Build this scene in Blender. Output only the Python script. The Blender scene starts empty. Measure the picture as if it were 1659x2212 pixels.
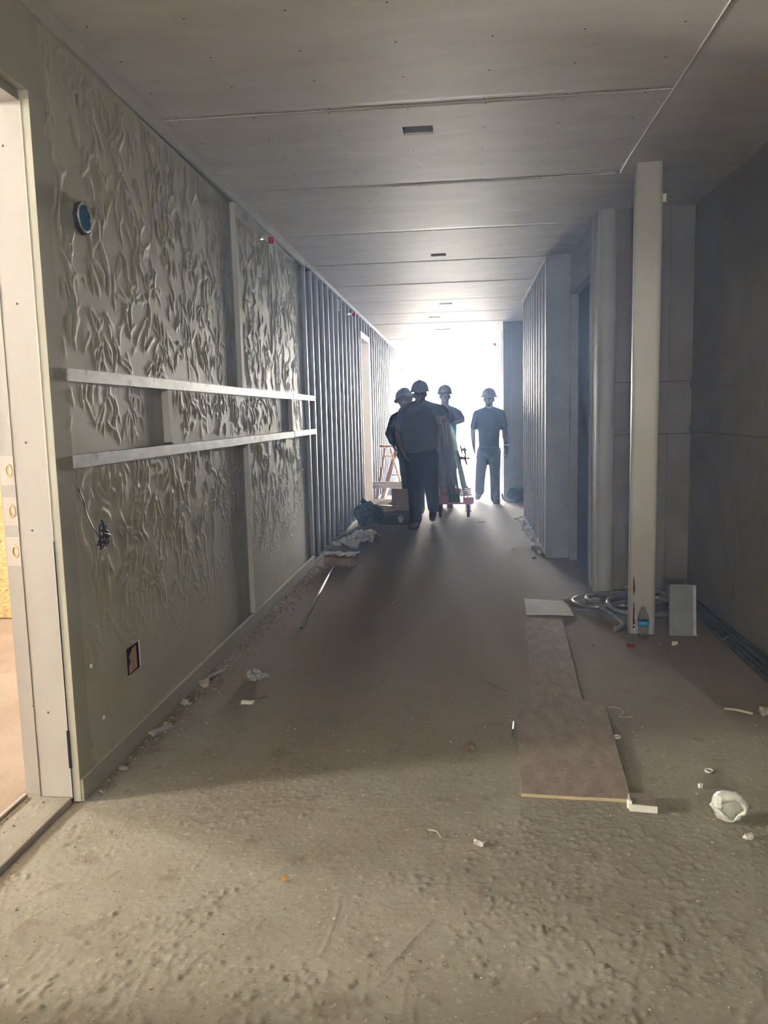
import bpy, bmesh, math, random
import numpy as np
from mathutils import Vector, Matrix

# ------------------------------------------------------------------ camera, sky, exposure
SC = bpy.context.scene
COL = SC.collection
FPX, YAW, PITCH, ROLL, EYE = 1694.27, 0.102191, 0.122993, -0.0239785, 1.354
IW, IH = 1659, 2212


def cam_axes():
    cy, sy, cp, sp = math.cos(YAW), math.sin(YAW), math.cos(PITCH), math.sin(PITCH)
    f = Vector((-sy * cp, cy * cp, -sp))
    r = Vector((cy, sy, 0))
    u = r.cross(f)
    cr, sr = math.cos(ROLL), math.sin(ROLL)
    return cr * r + sr * u, -sr * r + cr * u, f


CR, CU, CF = cam_axes()
camd = bpy.data.cameras.new('camera')
cam = bpy.data.objects.new('camera', camd)
COL.objects.link(cam)
cam.matrix_world = Matrix(((CR.x, CU.x, -CF.x, 0), (CR.y, CU.y, -CF.y, 0), (CR.z, CU.z, -CF.z, EYE), (0, 0, 0, 1)))
camd.sensor_fit = 'VERTICAL'
camd.sensor_height = 36
camd.lens = FPX * 36 / IH
camd.clip_start = 0.02
camd.clip_end = 300
SC.camera = cam

SC.view_settings.view_transform = 'Standard'
SC.view_settings.look = 'None'
SC.view_settings.exposure = 0.45
SC.view_settings.gamma = 1.0
SC.view_settings.use_curve_mapping = False
SC.cycles.max_bounces = 10
SC.cycles.diffuse_bounces = 6
SC.cycles.volume_bounces = 1
SC.cycles.transmission_bounces = 8
SC.cycles.transparent_max_bounces = 12
SC.cycles.sample_clamp_indirect = 12
SC.cycles.use_denoising = True
SC.cycles.caustics_reflective = False
SC.cycles.caustics_refractive = False

HAZE = 0.0105
SKY = 270.0                      # bright hazy daylight outside
world = bpy.data.worlds.new('daylight_sky')
SC.world = world
world.use_nodes = True
wn = world.node_tree.nodes
wn['Background'].inputs[0].default_value = (1.0, 0.98, 0.95, 1)
wn['Background'].inputs[1].default_value = SKY


def portal(name, loc, rot, sx, sy):
    d = bpy.data.lights.new(name, 'AREA')
    d.shape = 'RECTANGLE'
    d.size, d.size_y = sx, sy
    d.cycles.is_portal = True
    o = bpy.data.objects.new(name, d)
    o.location, o.rotation_euler = loc, rot
    COL.objects.link(o)
    return o


sun = bpy.data.lights.new('sun', 'SUN')
sun.energy = 8000
sun.angle = math.radians(1)
so = bpy.data.objects.new('sun', sun)
so.rotation_euler = (math.radians(-12), math.radians(38), 0)   # high, from the right, a little behind the building's end
COL.objects.link(so)

XL, XR, XA, HC, YE = -1.377, 0.757, 1.612, 2.735, 21.0
# the light comes in where the building is open: the corridor's end, a side room's window, and an unseen gap added behind to light the column
portal('sky_portal', (-0.33, YE + 0.12, 1.37), (math.radians(-90), 0, 0), 2.3, 2.8)
portal('sky_portal', (-5.62, 0.95, 1.5), (0, math.radians(-90), 0), 1.0, 1.2)
portal('sky_portal', (-5.62, 3.7, 1.5), (0, math.radians(-90), 0), 0.8, 1.0)
portal('sky_portal', (-0.6, -4.12, 1.85), (math.radians(90), 0, 0), 0.5, 0.3)
portal('sky_portal', (-5.62, 7.7, 1.5), (0, math.radians(-90), 0), 0.8, 1.0)  # unseen window, added for light through the second left doorway


# ------------------------------------------------------------------ helpers
def at(x, y, Y):
    """the point at depth Y (metres down the corridor) seen at photo pixel x, y"""
    d = CF + CR * ((x - IW / 2) / FPX) - CU * ((y - IH / 2) / FPX)
    return Vector((0, 0, EYE)) + d * (Y / d.y)


def obj(name, data, mats=None, parent=None, **props):
    if isinstance(data, bmesh.types.BMesh):
        me = bpy.data.meshes.new(name)
        data.normal_update()
        data.to_mesh(me)
        data.free()
    else:
        me = data
    if mats is not None:
        for m in (mats if isinstance(mats, (list, tuple)) else [mats]):
            me.materials.append(m)
    o = bpy.data.objects.new(name, me)
    COL.objects.link(o)
    if parent is not None:
        o.parent = parent
    for k, v in props.items():
        o[k] = v
    return o


def thing(name, label, cat, loc=(0, 0, 0), rz=0, group=None):
    o = bpy.data.objects.new(name, None)
    COL.objects.link(o)
    o.location, o.rotation_euler = loc, (0, 0, rz)
    o.empty_display_size = 0.1
    o['label'], o['category'] = label, cat
    if group:
        o['group'] = group
    return o


def tag(o, label, cat, group=None):
    o['label'], o['category'] = label, cat
    if group:
        o['group'] = group
    return o


def box(bm, x0, x1, y0, y1, z0, z1, mi=0, M=None):
    vs = []
    for z in (z0, z1):
        for x, y in ((x0, y0), (x1, y0), (x1, y1), (x0, y1)):
            v = Vector((x, y, z))
            vs.append(bm.verts.new(M @ v if M is not None else v))
    fs = []
    for f in ((3, 2, 1, 0), (4, 5, 6, 7), (0, 1, 5, 4), (1, 2, 6, 5), (2, 3, 7, 6), (3, 0, 4, 7)):
        fc = bm.faces.new([vs[i] for i in f])
        fc.material_index = mi
        fs.append(fc)
    return fs


def boxes(*bs):
    bm = bmesh.new()
    for b in bs:
        box(bm, *b)
    return bm


def frame_of(d):
    d = d.normalized()
    a = Vector((0, 0, 1)) if abs(d.z) < 0.9 else Vector((1, 0, 0))
    u = d.cross(a).normalized()
    return u, u.cross(d).normalized()


def tube(bm, pts, r, seg=8, caps=True, smooth=True):
    pts = [Vector(p) for p in pts]
    rs = r if isinstance(r, (list, tuple)) else [r] * len(pts)
    rings = []
    u0 = None
    for i, p in enumerate(pts):
        d = (pts[min(i + 1, len(pts) - 1)] - pts[max(i - 1, 0)])
        if d.length < 1e-9:
            d = Vector((0, 0, 1))
        d.normalize()
        if u0 is None:
            u, v = frame_of(d)
        else:
            u = (u0 - d * u0.dot(d))
            if u.length < 1e-6:
                u, v = frame_of(d)
            u.normalize()
            v = d.cross(u)
        u0 = u
        rings.append([bm.verts.new(p + (u * math.cos(2 * math.pi * k / seg) + v * math.sin(2 * math.pi * k / seg)) * rs[i]) for k in range(seg)])
    for a, b in zip(rings, rings[1:]):
        for k in range(seg):
            f = bm.faces.new((a[k], a[(k + 1) % seg], b[(k + 1) % seg], b[k]))
            f.smooth = smooth
    if caps:
        bm.faces.new(rings[0][::-1])
        bm.faces.new(rings[-1])


def lathe(bm, prof, seg=24, M=None, smooth=True, close=False):
    """prof: list of (radius, height)"""
    rings = []
    for r, z in prof:
        ring = []
        for k in range(seg):
            a = 2 * math.pi * k / seg
            v = Vector((r * math.cos(a), r * math.sin(a), z))
            ring.append(bm.verts.new(M @ v if M is not None else v))
        rings.append(ring)
    pairs = list(zip(rings, rings[1:]))
    if close:
        pairs.append((rings[-1], rings[0]))
    for a, b in pairs:
        for k in range(seg):
            f = bm.faces.new((a[k], a[(k + 1) % seg], b[(k + 1) % seg], b[k]))
            f.smooth = smooth
    return rings


def spline(pts, n=8):
    """Catmull-Rom through the points"""
    P = [Vector(p) for p in pts]
    P = [P[0] * 2 - P[1]] + P + [P[-1] * 2 - P[-2]]
    out = []
    for i in range(1, len(P) - 2):
        for k in range(n):
            t = k / n
            a, b, c, d = P[i - 1], P[i], P[i + 1], P[i + 2]
            out.append(0.5 * ((2 * b) + (c - a) * t + (2 * a - 5 * b + 4 * c - d) * t * t + (3 * b - a - 3 * c + d) * t ** 3))
    out.append(P[-2])
    return out


def wrinkle(bm, amp, scale, seed=0):
    from mathutils import noise
    off = Vector((seed * 7.3, seed * 3.1, seed * 1.7))
    for v in bm.verts:
        v.co += noise.noise_vector(v.co * scale + off) * amp


# ------------------------------------------------------------------ materials
def mat(name, col, rough=0.8, metal=0.0, col2=None, scale=8.0, stretch=None, bump=0.0, bscale=60.0, trans=0.0, ior=1.45,
        alpha=1.0, lo=0.35, hi=0.65, spec=None, coat=0.0, bdist=.004, bdet=5, brough=.5):
    m = bpy.data.materials.new(name)
    m.use_nodes = True
    nt = m.node_tree
    b = nt.nodes['Principled BSDF']
    b.inputs['Base Color'].default_value = (*col, 1)
    b.inputs['Roughness'].default_value = rough
    b.inputs['Metallic'].default_value = metal
    b.inputs['Transmission Weight'].default_value = trans
    b.inputs['IOR'].default_value = ior
    b.inputs['Alpha'].default_value = alpha
    b.inputs['Coat Weight'].default_value = coat
    if spec is not None:
        b.inputs['Specular IOR Level'].default_value = spec
    tc = nt.nodes.new('ShaderNodeTexCoord')
    mp = nt.nodes.new('ShaderNodeMapping')
    nt.links.new(tc.outputs['Object'], mp.inputs['Vector'])
    if stretch:
        mp.inputs['Scale'].default_value = stretch
    if col2 is not None:
        n = nt.nodes.new('ShaderNodeTexNoise')
        n.inputs['Scale'].default_value = scale
        n.inputs['Detail'].default_value = 6
        n.inputs['Roughness'].default_value = 0.6
        nt.links.new(mp.outputs[0], n.inputs['Vector'])
        cr = nt.nodes.new('ShaderNodeValToRGB')
        cr.color_ramp.elements[0].position = lo
        cr.color_ramp.elements[1].position = hi
        cr.color_ramp.elements[0].color = (*col, 1)
        cr.color_ramp.elements[1].color = (*col2, 1)
        nt.links.new(n.outputs['Fac'], cr.inputs[0])
        nt.links.new(cr.outputs[0], b.inputs['Base Color'])
    if bump:
        n2 = nt.nodes.new('ShaderNodeTexNoise')
        n2.inputs['Scale'].default_value = bscale
        n2.inputs['Detail'].default_value = bdet
        n2.inputs['Roughness'].default_value = brough
        nt.links.new(mp.outputs[0], n2.inputs['Vector'])
        bp = nt.nodes.new('ShaderNodeBump')
        bp.inputs['Strength'].default_value = min(1.0, bump)
        bp.inputs['Distance'].default_value = bdist
        nt.links.new(n2.outputs['Fac'], bp.inputs['Height'])
        nt.links.new(bp.outputs[0], b.inputs['Normal'])
    return m


def add_spots(m, col, scale=9.0, thresh=0.72, soft=0.04, stretch=None):
    """a second, sparse stain or chip colour over a material"""
    nt = m.node_tree
    b = nt.nodes['Principled BSDF']
    tc = nt.nodes.new('ShaderNodeTexCoord')
    mp = nt.nodes.new('ShaderNodeMapping')
    if stretch:
        mp.inputs['Scale'].default_value = stretch
    mp.inputs['Location'].default_value = (3.7, 1.3, 9.1)
    nt.links.new(tc.outputs['Object'], mp.inputs['Vector'])
    n = nt.nodes.new('ShaderNodeTexNoise')
    n.inputs['Scale'].default_value = scale
    n.inputs['Detail'].default_value = 4
    nt.links.new(mp.outputs[0], n.inputs['Vector'])
    r = nt.nodes.new('ShaderNodeMapRange')
    r.inputs['From Min'].default_value = thresh
    r.inputs['From Max'].default_value = thresh + soft
    nt.links.new(n.outputs['Fac'], r.inputs['Value'])
    mx = nt.nodes.new('ShaderNodeMix')
    mx.data_type = 'RGBA'
    nt.links.new(r.outputs[0], mx.inputs[0])
    src = b.inputs['Base Color'].links
    if src:
        nt.links.new(src[0].from_socket, mx.inputs[6])
    else:
        mx.inputs[6].default_value = b.inputs['Base Color'].default_value
    mx.inputs[7].default_value = (*col, 1)
    nt.links.new(mx.outputs[2], b.inputs['Base Color'])
    return m


M = {}
M['floor'] = mat('dusty_concrete', (0.265, 0.205, 0.15), 0.8, col2=(0.33, 0.265, 0.20), scale=1.7, bump=0.6, bscale=45, spec=0.3)
add_spots(M['floor'], (0.185, 0.145, 0.10), 3.1, 0.60, 0.12)
M['dust'] = add_spots(mat('plaster_dust', (0.315, 0.282, 0.205), 0.95, col2=(0.38, 0.348, 0.265), scale=3.2, bump=0.9, bscale=18, bdist=.006, bdet=12, brough=.78, spec=.25),
                      (0.25, 0.205, 0.15), 9, 0.60, 0.15)
add_spots(M['dust'], (0.43, 0.39, 0.31), 48, 0.62, 0.06)
add_spots(M['dust'], (0.20, 0.165, 0.12), 85, 0.66, 0.05)
M['gyp'] = mat('gypsum_ceiling_board', (0.56, 0.52, 0.465), 0.6, col2=(0.64, 0.595, 0.54), scale=2.4, bump=0.15, bscale=90, stretch=(1.0, 3.0, 1))
add_spots(M['gyp'], (0.74, 0.72, 0.68), 3.0, 0.66, 0.12, (0.6, 2.5, 1))
M['gyp_gap'] = mat('dark_ceiling_joint', (0.13, 0.12, 0.11), 0.9)
M['wrinkled'] = mat('wrinkled_wall_facing', (0.45, 0.43, 0.325), 0.62, col2=(0.51, 0.485, 0.37), scale=3, spec=.22)
M['smooth_wall'] = mat('olive_grey_wall', (0.37, 0.36, 0.265), 0.7, col2=(0.42, 0.405, 0.30), scale=3)
M['trim_wall'] = mat('wall_trim_paint', (0.44, 0.43, 0.36), 0.65, col2=(0.49, 0.475, 0.40), scale=6)
M['galv'] = mat('galvanised_steel', (0.36, 0.365, 0.355), 0.55, 0.45, col2=(0.50, 0.505, 0.49), scale=22, stretch=(1, .35, 1))
add_spots(M['galv'], (0.27, 0.27, 0.26), 16, 0.62, 0.05)
M['stud'] = mat('galvanised_stud', (0.25, 0.25, 0.235), 0.5, 0.35, col2=(0.32, 0.32, 0.30), scale=9, stretch=(1, 1, .15))
M['cream'] = mat('cream_door_frame_paint', (0.375, 0.345, 0.285), 0.55, col2=(0.405, 0.375, 0.315), scale=2.5)
add_spots(M['cream'], (0.52, 0.44, 0.33), 7, 0.76, 0.03)
M['hole'] = mat('dark_hole', (0.03, 0.028, 0.025), 0.95)
M['strike'] = mat('amber_glue_residue', (0.62, 0.43, 0.16), 0.35)
M['sill'] = mat('ribbed_sill_plate', (0.50, 0.45, 0.37), 0.7, col2=(0.56, 0.51, 0.43), scale=10)
M['osb'] = mat('oriented_strand_board', (0.40, 0.20, 0.065), 0.75, col2=(0.56, 0.33, 0.13), scale=26, stretch=(1, 1, 2.4), lo=.42, hi=.56)
add_spots(M['osb'], (0.22, 0.11, 0.035), 30, 0.62, 0.04)
M['board_dark'] = mat('grey_sheathing_board', (0.19, 0.168, 0.132), 0.85, col2=(0.225, 0.20, 0.165), scale=4, bump=.1)
M['board_line'] = mat('sheathing_joint', (0.05, 0.048, 0.045), 0.9)
M['panel_grey'] = mat('grey_green_steel', (0.27, 0.29, 0.275), 0.55, col2=(0.31, 0.33, 0.31), scale=5)
M['post_grey'] = mat('grey_post_paint', (0.36, 0.36, 0.325), 0.6, col2=(0.41, 0.41, 0.37), scale=5, stretch=(1, 1, .4))
add_spots(M['post_grey'], (0.6, 0.6, 0.56), 8, 0.74, 0.03)
M['navy'] = mat('navy_room_shade', (0.02, 0.045, 0.09), 0.5)
M['col'] = mat('off_white_column_paint', (0.62, 0.59, 0.49), 0.5, col2=(0.69, 0.66, 0.56), scale=3, stretch=(1, 1, .4))
add_spots(M['col'], (0.42, 0.35, 0.24), 9, 0.70, 0.03, (1, 1, .22))
M['primer'] = mat('red_primer', (0.16, 0.035, 0.03), 0.7)
M['black_gap'] = mat('black_gap', (0.006, 0.006, 0.006), 1.0)
M['black_wire'] = mat('black_insulated_wire', (0.012, 0.011, 0.012), 0.35)
M['blue_plastic'] = mat('blue_plastic', (0.0, 0.17, 0.38), 0.45, col2=(0.005, 0.22, 0.46), scale=12)
M['plywood'] = mat('dusty_plywood', (0.26, 0.20, 0.15), 0.85, col2=(0.345, 0.28, 0.22), scale=14, stretch=(1.6, .7, 1), bump=.25, bscale=260)
add_spots(M['plywood'], (0.20, 0.14, 0.095), 42, 0.64, 0.05)
M['ply_edge'] = mat('plywood_edge', (0.66, 0.55, 0.33), 0.8, col2=(0.5, 0.38, 0.2), scale=60, stretch=(.2, 1, 4))
M['paper_grey'] = mat('grey_paper_sheet', (0.48, 0.45, 0.42), 0.7, col2=(0.40, 0.37, 0.34), scale=5)
M['foam'] = mat('white_foam_block', (0.80, 0.77, 0.64), 0.8, col2=(0.86, 0.83, 0.72), scale=25)
M['foam_top'] = mat('foam_block_dusty_top', (0.20, 0.16, 0.115), 0.9, col2=(0.27, 0.22, 0.16), scale=20)
M['milky'] = mat('milky_plastic', (0.88, 0.88, 0.72), 0.3, trans=0.15, col2=(0.93, 0.93, 0.82), scale=20)
M['clear'] = mat('clear_plastic', (0.98, 0.99, 0.99), 0.05, trans=1.0, ior=1.25, alpha=.30)
M['bag_white'] = mat('white_plastic_sheet', (0.78, 0.79, 0.80), 0.35, col2=(0.66, 0.66, 0.66), scale=8, trans=.15)
M['label_blue'] = mat('blue_bottle_label', (0.02, 0.25, 0.50), 0.4, col2=(0.05, 0.38, 0.62), scale=30)
M['flex'] = mat('flexible_metal_conduit', (0.34, 0.33, 0.31), 0.4, 0.7, col2=(0.44, 0.43, 0.40), scale=20)
M['pipe_dark'] = mat('dark_steel_conduit', (0.13, 0.16, 0.15), 0.38, 0.7, col2=(0.20, 0.22, 0.21), scale=8)
M['pipe_bright'] = mat('bright_steel_pipe', (0.60, 0.60, 0.56), 0.33, 0.75, col2=(0.5, 0.5, 0.46), scale=30)
M['red_cap'] = mat('red_cap_plastic', (0.62, 0.012, 0.035), 0.4)
M['white_plastic'] = mat('white_plastic', (0.80, 0.80, 0.78), 0.4)
M['black_bag'] = mat('black_bin_liner', (0.006, 0.0065, 0.008), 0.45, bump=.9, bscale=30, spec=.2)
M['card'] = mat('brown_cardboard', (0.27, 0.175, 0.115), 0.85, col2=(0.33, 0.22, 0.15), scale=9)
M['card_in'] = mat('cardboard_inside', (0.40, 0.27, 0.18), 0.85, col2=(0.46, 0.32, 0.22), scale=7)
M['toolbox'] = mat('dark_toolbox_plastic', (0.018, 0.03, 0.035), 0.5)
M['label_grey'] = mat('grey_oval_sticker', (0.26, 0.29, 0.27), 0.6)
M['ladder'] = mat('orange_wood', (0.27, 0.125, 0.05), 0.7, col2=(0.33, 0.17, 0.075), scale=7, stretch=(1, 1, .2))
M['ladder_step'] = mat('worn_ladder_step', (0.24, 0.20, 0.14), 0.7, col2=(0.19, 0.15, 0.10), scale=16)
M['cart_red'] = mat('red_cart_paint', (0.30, 0.035, 0.03), 0.5, col2=(0.38, 0.06, 0.045), scale=12)
M['rubber'] = mat('dark_rubber', (0.02, 0.02, 0.022), 0.6)
M['glass_edge'] = mat('green_glass', (0.50, 0.86, 0.74), 0.03, trans=1.0, ior=1.5)
M['glass_dark'] = mat('dark_glass_sheet', (0.012, 0.04, 0.038), 0.08, spec=.8)
M['green_film'] = mat('pale_green_backing', (0.22, 0.52, 0.42), 0.5, col2=(0.30, 0.60, 0.48), scale=9, stretch=(4, 4, .4))
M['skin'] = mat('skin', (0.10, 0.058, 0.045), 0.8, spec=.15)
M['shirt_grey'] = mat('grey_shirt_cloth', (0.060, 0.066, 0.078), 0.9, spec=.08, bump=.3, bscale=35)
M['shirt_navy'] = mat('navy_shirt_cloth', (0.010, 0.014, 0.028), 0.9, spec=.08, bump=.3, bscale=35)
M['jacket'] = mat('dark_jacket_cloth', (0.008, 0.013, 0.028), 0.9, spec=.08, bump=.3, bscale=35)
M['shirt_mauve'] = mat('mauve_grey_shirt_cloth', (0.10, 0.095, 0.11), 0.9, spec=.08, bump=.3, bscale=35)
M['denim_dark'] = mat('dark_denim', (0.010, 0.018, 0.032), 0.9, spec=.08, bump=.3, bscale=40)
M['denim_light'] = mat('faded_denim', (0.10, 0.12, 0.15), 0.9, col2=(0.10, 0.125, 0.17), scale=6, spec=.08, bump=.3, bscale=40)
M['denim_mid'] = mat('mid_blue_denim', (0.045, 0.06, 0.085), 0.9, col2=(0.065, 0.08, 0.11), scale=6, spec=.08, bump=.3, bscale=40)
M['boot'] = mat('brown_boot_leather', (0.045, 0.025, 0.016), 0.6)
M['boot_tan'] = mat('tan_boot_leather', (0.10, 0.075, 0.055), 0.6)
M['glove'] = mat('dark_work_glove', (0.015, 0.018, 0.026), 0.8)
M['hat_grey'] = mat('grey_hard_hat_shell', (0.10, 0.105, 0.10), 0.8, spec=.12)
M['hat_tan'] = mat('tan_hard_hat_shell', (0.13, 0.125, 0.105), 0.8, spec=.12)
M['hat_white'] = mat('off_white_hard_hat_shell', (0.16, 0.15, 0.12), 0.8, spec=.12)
M['cover'] = mat('dull_zinc_cover', (0.19, 0.195, 0.185), 0.55, .3, col2=(0.25, 0.25, 0.235), scale=9)
M['film'] = mat('clear_cup_plastic', (.9, .9, .9), .1, trans=.7, ior=1.4, alpha=.6)
M['eye'] = mat('eye', (0.05, 0.04, 0.035), 0.2)
M['teal'] = mat('teal_paint', (0.00003, 0.02, 0.024), 1.0, spec=0.0)
M['ground'] = mat('pale_ground_outside', (0.42, 0.39, 0.34), 0.9, col2=(0.50, 0.47, 0.41), scale=1)
M['hose_green'] = mat('green_hose', (0.06, 0.30, 0.24), 0.45)
M['duffel'] = mat('dark_canvas', (0.028, 0.030, 0.036), 0.9, bump=.5, bscale=30)
M['chip'] = mat('plaster_chip', (0.42, 0.37, 0.28), 0.85, col2=(0.50, 0.45, 0.35), scale=40)
M['chip_brown'] = mat('brown_scrap', (0.20, 0.13, 0.075), 0.9, col2=(0.27, 0.19, 0.12), scale=40)
M['red_scrap'] = mat('red_scrap', (0.35, 0.03, 0.02), 0.6)
M['orange'] = mat('orange_plastic', (0.70, 0.30, 0.04), 0.5)
M['twig'] = mat('pale_string', (0.58, 0.52, 0.38), 0.8)
M['silver_strap'] = mat('silver_watch', (0.6, 0.6, 0.6), 0.3, 0.8)


def fade_to_bare(m, far, y0=3.0, y1=4.9):
    """the dust layer thins out irregularly down the corridor, showing the bare concrete colour"""
    nt = m.node_tree
    b = nt.nodes['Principled BSDF']
    tc = nt.nodes.new('ShaderNodeTexCoord')
    sx_ = nt.nodes.new('ShaderNodeSeparateXYZ')
    nt.links.new(tc.outputs['Object'], sx_.inputs[0])
    n = nt.nodes.new('ShaderNodeTexNoise')
    n.inputs['Scale'].default_value = 1.6
    n.inputs['Detail'].default_value = 6
    nt.links.new(tc.outputs['Object'], n.inputs['Vector'])
    ad = nt.nodes.new('ShaderNodeMath')
    ad.operation = 'MULTIPLY_ADD'
    nt.links.new(n.outputs['Fac'], ad.inputs[0])
    ad.inputs[1].default_value = 1.6
    nt.links.new(sx_.outputs['Y'], ad.inputs[2])
    r = nt.nodes.new('ShaderNodeMapRange')
    r.inputs['From Min'].default_value = y0 + .5
    r.inputs['From Max'].default_value = y1 + .5
    nt.links.new(ad.outputs[0], r.inputs['Value'])
    mx = nt.nodes.new('ShaderNodeMix')
    mx.data_type = 'RGBA'
    nt.links.new(r.outputs[0], mx.inputs[0])
    nt.links.new(b.inputs['Base Color'].links[0].from_socket, mx.inputs[6])
    mx.inputs[7].default_value = (*far, 1)
    nt.links.new(mx.outputs[2], b.inputs['Base Color'])


fade_to_bare(M['dust'], (0.29, 0.23, 0.172))
# ------------------------------------------------------------------ the setting
rnd = random.Random(4)


def S(name, bm, m, parent=None, **k):
    o = obj(name, bm, m, parent, **k)
    if parent is None:
        o['kind'] = 'structure'
    return o


# --- floor: base slab, and the near field with scraped plaster relief
def relief_grid(name, origin, ux, uz, nrm, nu, nv, H, m, parent, edge_taper=None, smooth=True):
    """grid of (nu+1)x(nv+1) vertices displaced by H along nrm"""
    U = np.linspace(0, 1, nu + 1)
    V = np.linspace(0, 1, nv + 1)
    o = np.array(origin)
    P = o + U[:, None, None] * np.array(ux) + V[None, :, None] * np.array(uz) + H[:, :, None] * np.array(nrm)
    P = P.reshape(-1, 3)
    i = np.arange(nu)[:, None] * (nv + 1) + np.arange(nv)[None, :]
    F = np.stack([i, i + nv + 1, i + nv + 2, i + 1], -1).reshape(-1, 4)
    n = np.cross(np.array(ux), np.array(uz))
    if n @ np.array(nrm) < 0:
        F = F[:, ::-1]
    me = bpy.data.meshes.new(name)
    me.vertices.add(len(P))
    me.vertices.foreach_set('co', P.astype(np.float32).ravel())
    me.loops.add(F.size)
    me.loops.foreach_set('vertex_index', F.astype(np.int32).ravel())
    me.polygons.add(len(F))
    me.polygons.foreach_set('loop_start', (np.arange(len(F)) * 4).astype(np.int32))
    me.polygons.foreach_set('use_smooth', np.ones(len(F), bool) if smooth else np.zeros(len(F), bool))
    me.update(calc_edges=True)
    return obj(name, me, m, parent)


def stamp(H, cx, cy, amp, sx, sy, mode='max'):
    """cx, cy in cells; gaussian bump"""
    w, h = int(3 * sx) + 1, int(3 * sy) + 1
    x0, x1 = max(0, int(cx) - w), min(H.shape[0], int(cx) + w + 1)
    y0, y1 = max(0, int(cy) - h), min(H.shape[1], int(cy) + h + 1)
    if x0 >= x1 or y0 >= y1:
        return
    g = amp * np.exp(-0.5 * (((np.arange(x0, x1) - cx) / sx)[:, None] ** 2 + ((np.arange(y0, y1) - cy) / sy)[None, :] ** 2))
    if mode == 'max':
        H[x0:x1, y0:y1] = np.maximum(H[x0:x1, y0:y1], g)
    else:
        H[x0:x1, y0:y1] += g


def smooth_noise(rs, nu, nv, cells):
    a = rs.rand(int(nu / cells) + 3, int(nv / cells) + 3)
    x = np.arange(nu) / cells
    y = np.arange(nv) / cells
    xi, yi = x.astype(int), y.astype(int)
    fx, fy = x - xi, y - yi
    fx, fy = fx * fx * (3 - 2 * fx), fy * fy * (3 - 2 * fy)
    A = a[xi][:, yi]
    B = a[xi + 1][:, yi]
    C_ = a[xi][:, yi + 1]
    D = a[xi + 1][:, yi + 1]
    return (A * (1 - fx)[:, None] + B * fx[:, None]) * (1 - fy)[None] + (C_ * (1 - fx)[:, None] + D * fx[:, None]) * fy[None]


floor = S('floor', boxes((-5.6, 3.4, -4.2, YE, -0.15, -0.004)), M['floor'])
rs = np.random.RandomState(3)
fx0, fx1, fy0, fy1 = -1.40, 1.612, 1.25, 3.7
step = 0.0055
nu, nv = int((fx1 - fx0) / step), int((fy1 - fy0) / step)
H = np.zeros((nu + 1, nv + 1))
H += (smooth_noise(rs, nu + 1, nv + 1, 40) - .5) * 0.0030
H += (smooth_noise(rs, nu + 1, nv + 1, 9) - .5) * 0.0008
H += (smooth_noise(rs, nu + 1, nv + 1, 2.2) - .5) * 0.0013
near = np.clip((3.3 - (fy0 + np.arange(nv + 1) * step)) / 0.8, 0.10, 1)[None, :]
K = np.zeros_like(H)
mask = smooth_noise(rs, nu + 1, nv + 1, 60) * .6 + smooth_noise(rs, nu + 1, nv + 1, 18) * .4
vmax = int((3.5 - fy0) / step)
for _ in range(15000):                                  # crumbs and scraped clumps
    x, y = rs.rand() * nu, rs.rand() * vmax
    if rs.rand() > (mask[int(x), int(y)] * 1.6) ** 4:
        continue
    stamp(K, x, y, 0.0014 + 0.0050 * rs.rand() ** 3, 0.5 + rs.rand() * .8, 0.5 + rs.rand() * .8)
for _ in range(420):                                    # scrape marks and drag lines
    x, y = rs.rand() * nu, rs.rand() * vmax
    a = rs.normal(math.pi / 2, .35) if rs.rand() < .75 else rs.rand() * 6.28
    L = int(4 + rs.rand() ** 2.5 * 75)
    am = 0.0011 + .0026 * rs.rand()
    for k in range(L):
        x += math.cos(a)
        y += math.sin(a)
        a += rs.normal(0, .05)
        if rs.rand() < .85:
            stamp(K, x, y, am * (0.25 + .75 * rs.rand()), .55, .55)
H = (H + K) * near
H -= 0.0005
ex = np.clip(np.minimum(np.arange(nv + 1), np.arange(nv + 1)[::-1]) / 25.0, 0, 1)[None, :]
H = H * ex - 0.0005 * (1 - ex)
fr = relief_grid('scraped_plaster', (fx0, fy0, 0), (fx1 - fx0, 0, 0), (0, fy1 - fy0, 0), (0, 0, 1), nu, nv, H, M['dust'], floor)
bm = boxes((fx0, 1.1, fy1, YE, -.003, -.0005), (1.1, fx1, fy1, 7.3, -.003, -.0005), (fx0, fx1, -1.0, fy0, -.003, -.0005))
obj('dust_layer', bm, M['dust'], floor)
fr['label'] = 'dusty scraped plaster layer with ruts and crumbs'

# --- ceiling: drywall sheets across the corridor, tapered edges, some with a cut-out
ceiling = S('ceiling', boxes((-5.6, 3.4, -4.2, YE, HC + 0.06, HC + 0.2)), M['gyp'])
seams = [3.73 + 1.22 * k for k in range(15)]
edges = [-4.2, -1.15, 0.07, 1.29] + [2.51] + seams + [YE]
cut = {4.05: (-.202, .146), 7.12: (-.196, .13), 10.22: (-.197, .16), 11.57: (-.39, .16), 13.23: (-.31, .24), 16.57: (-.36, .2)}


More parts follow.
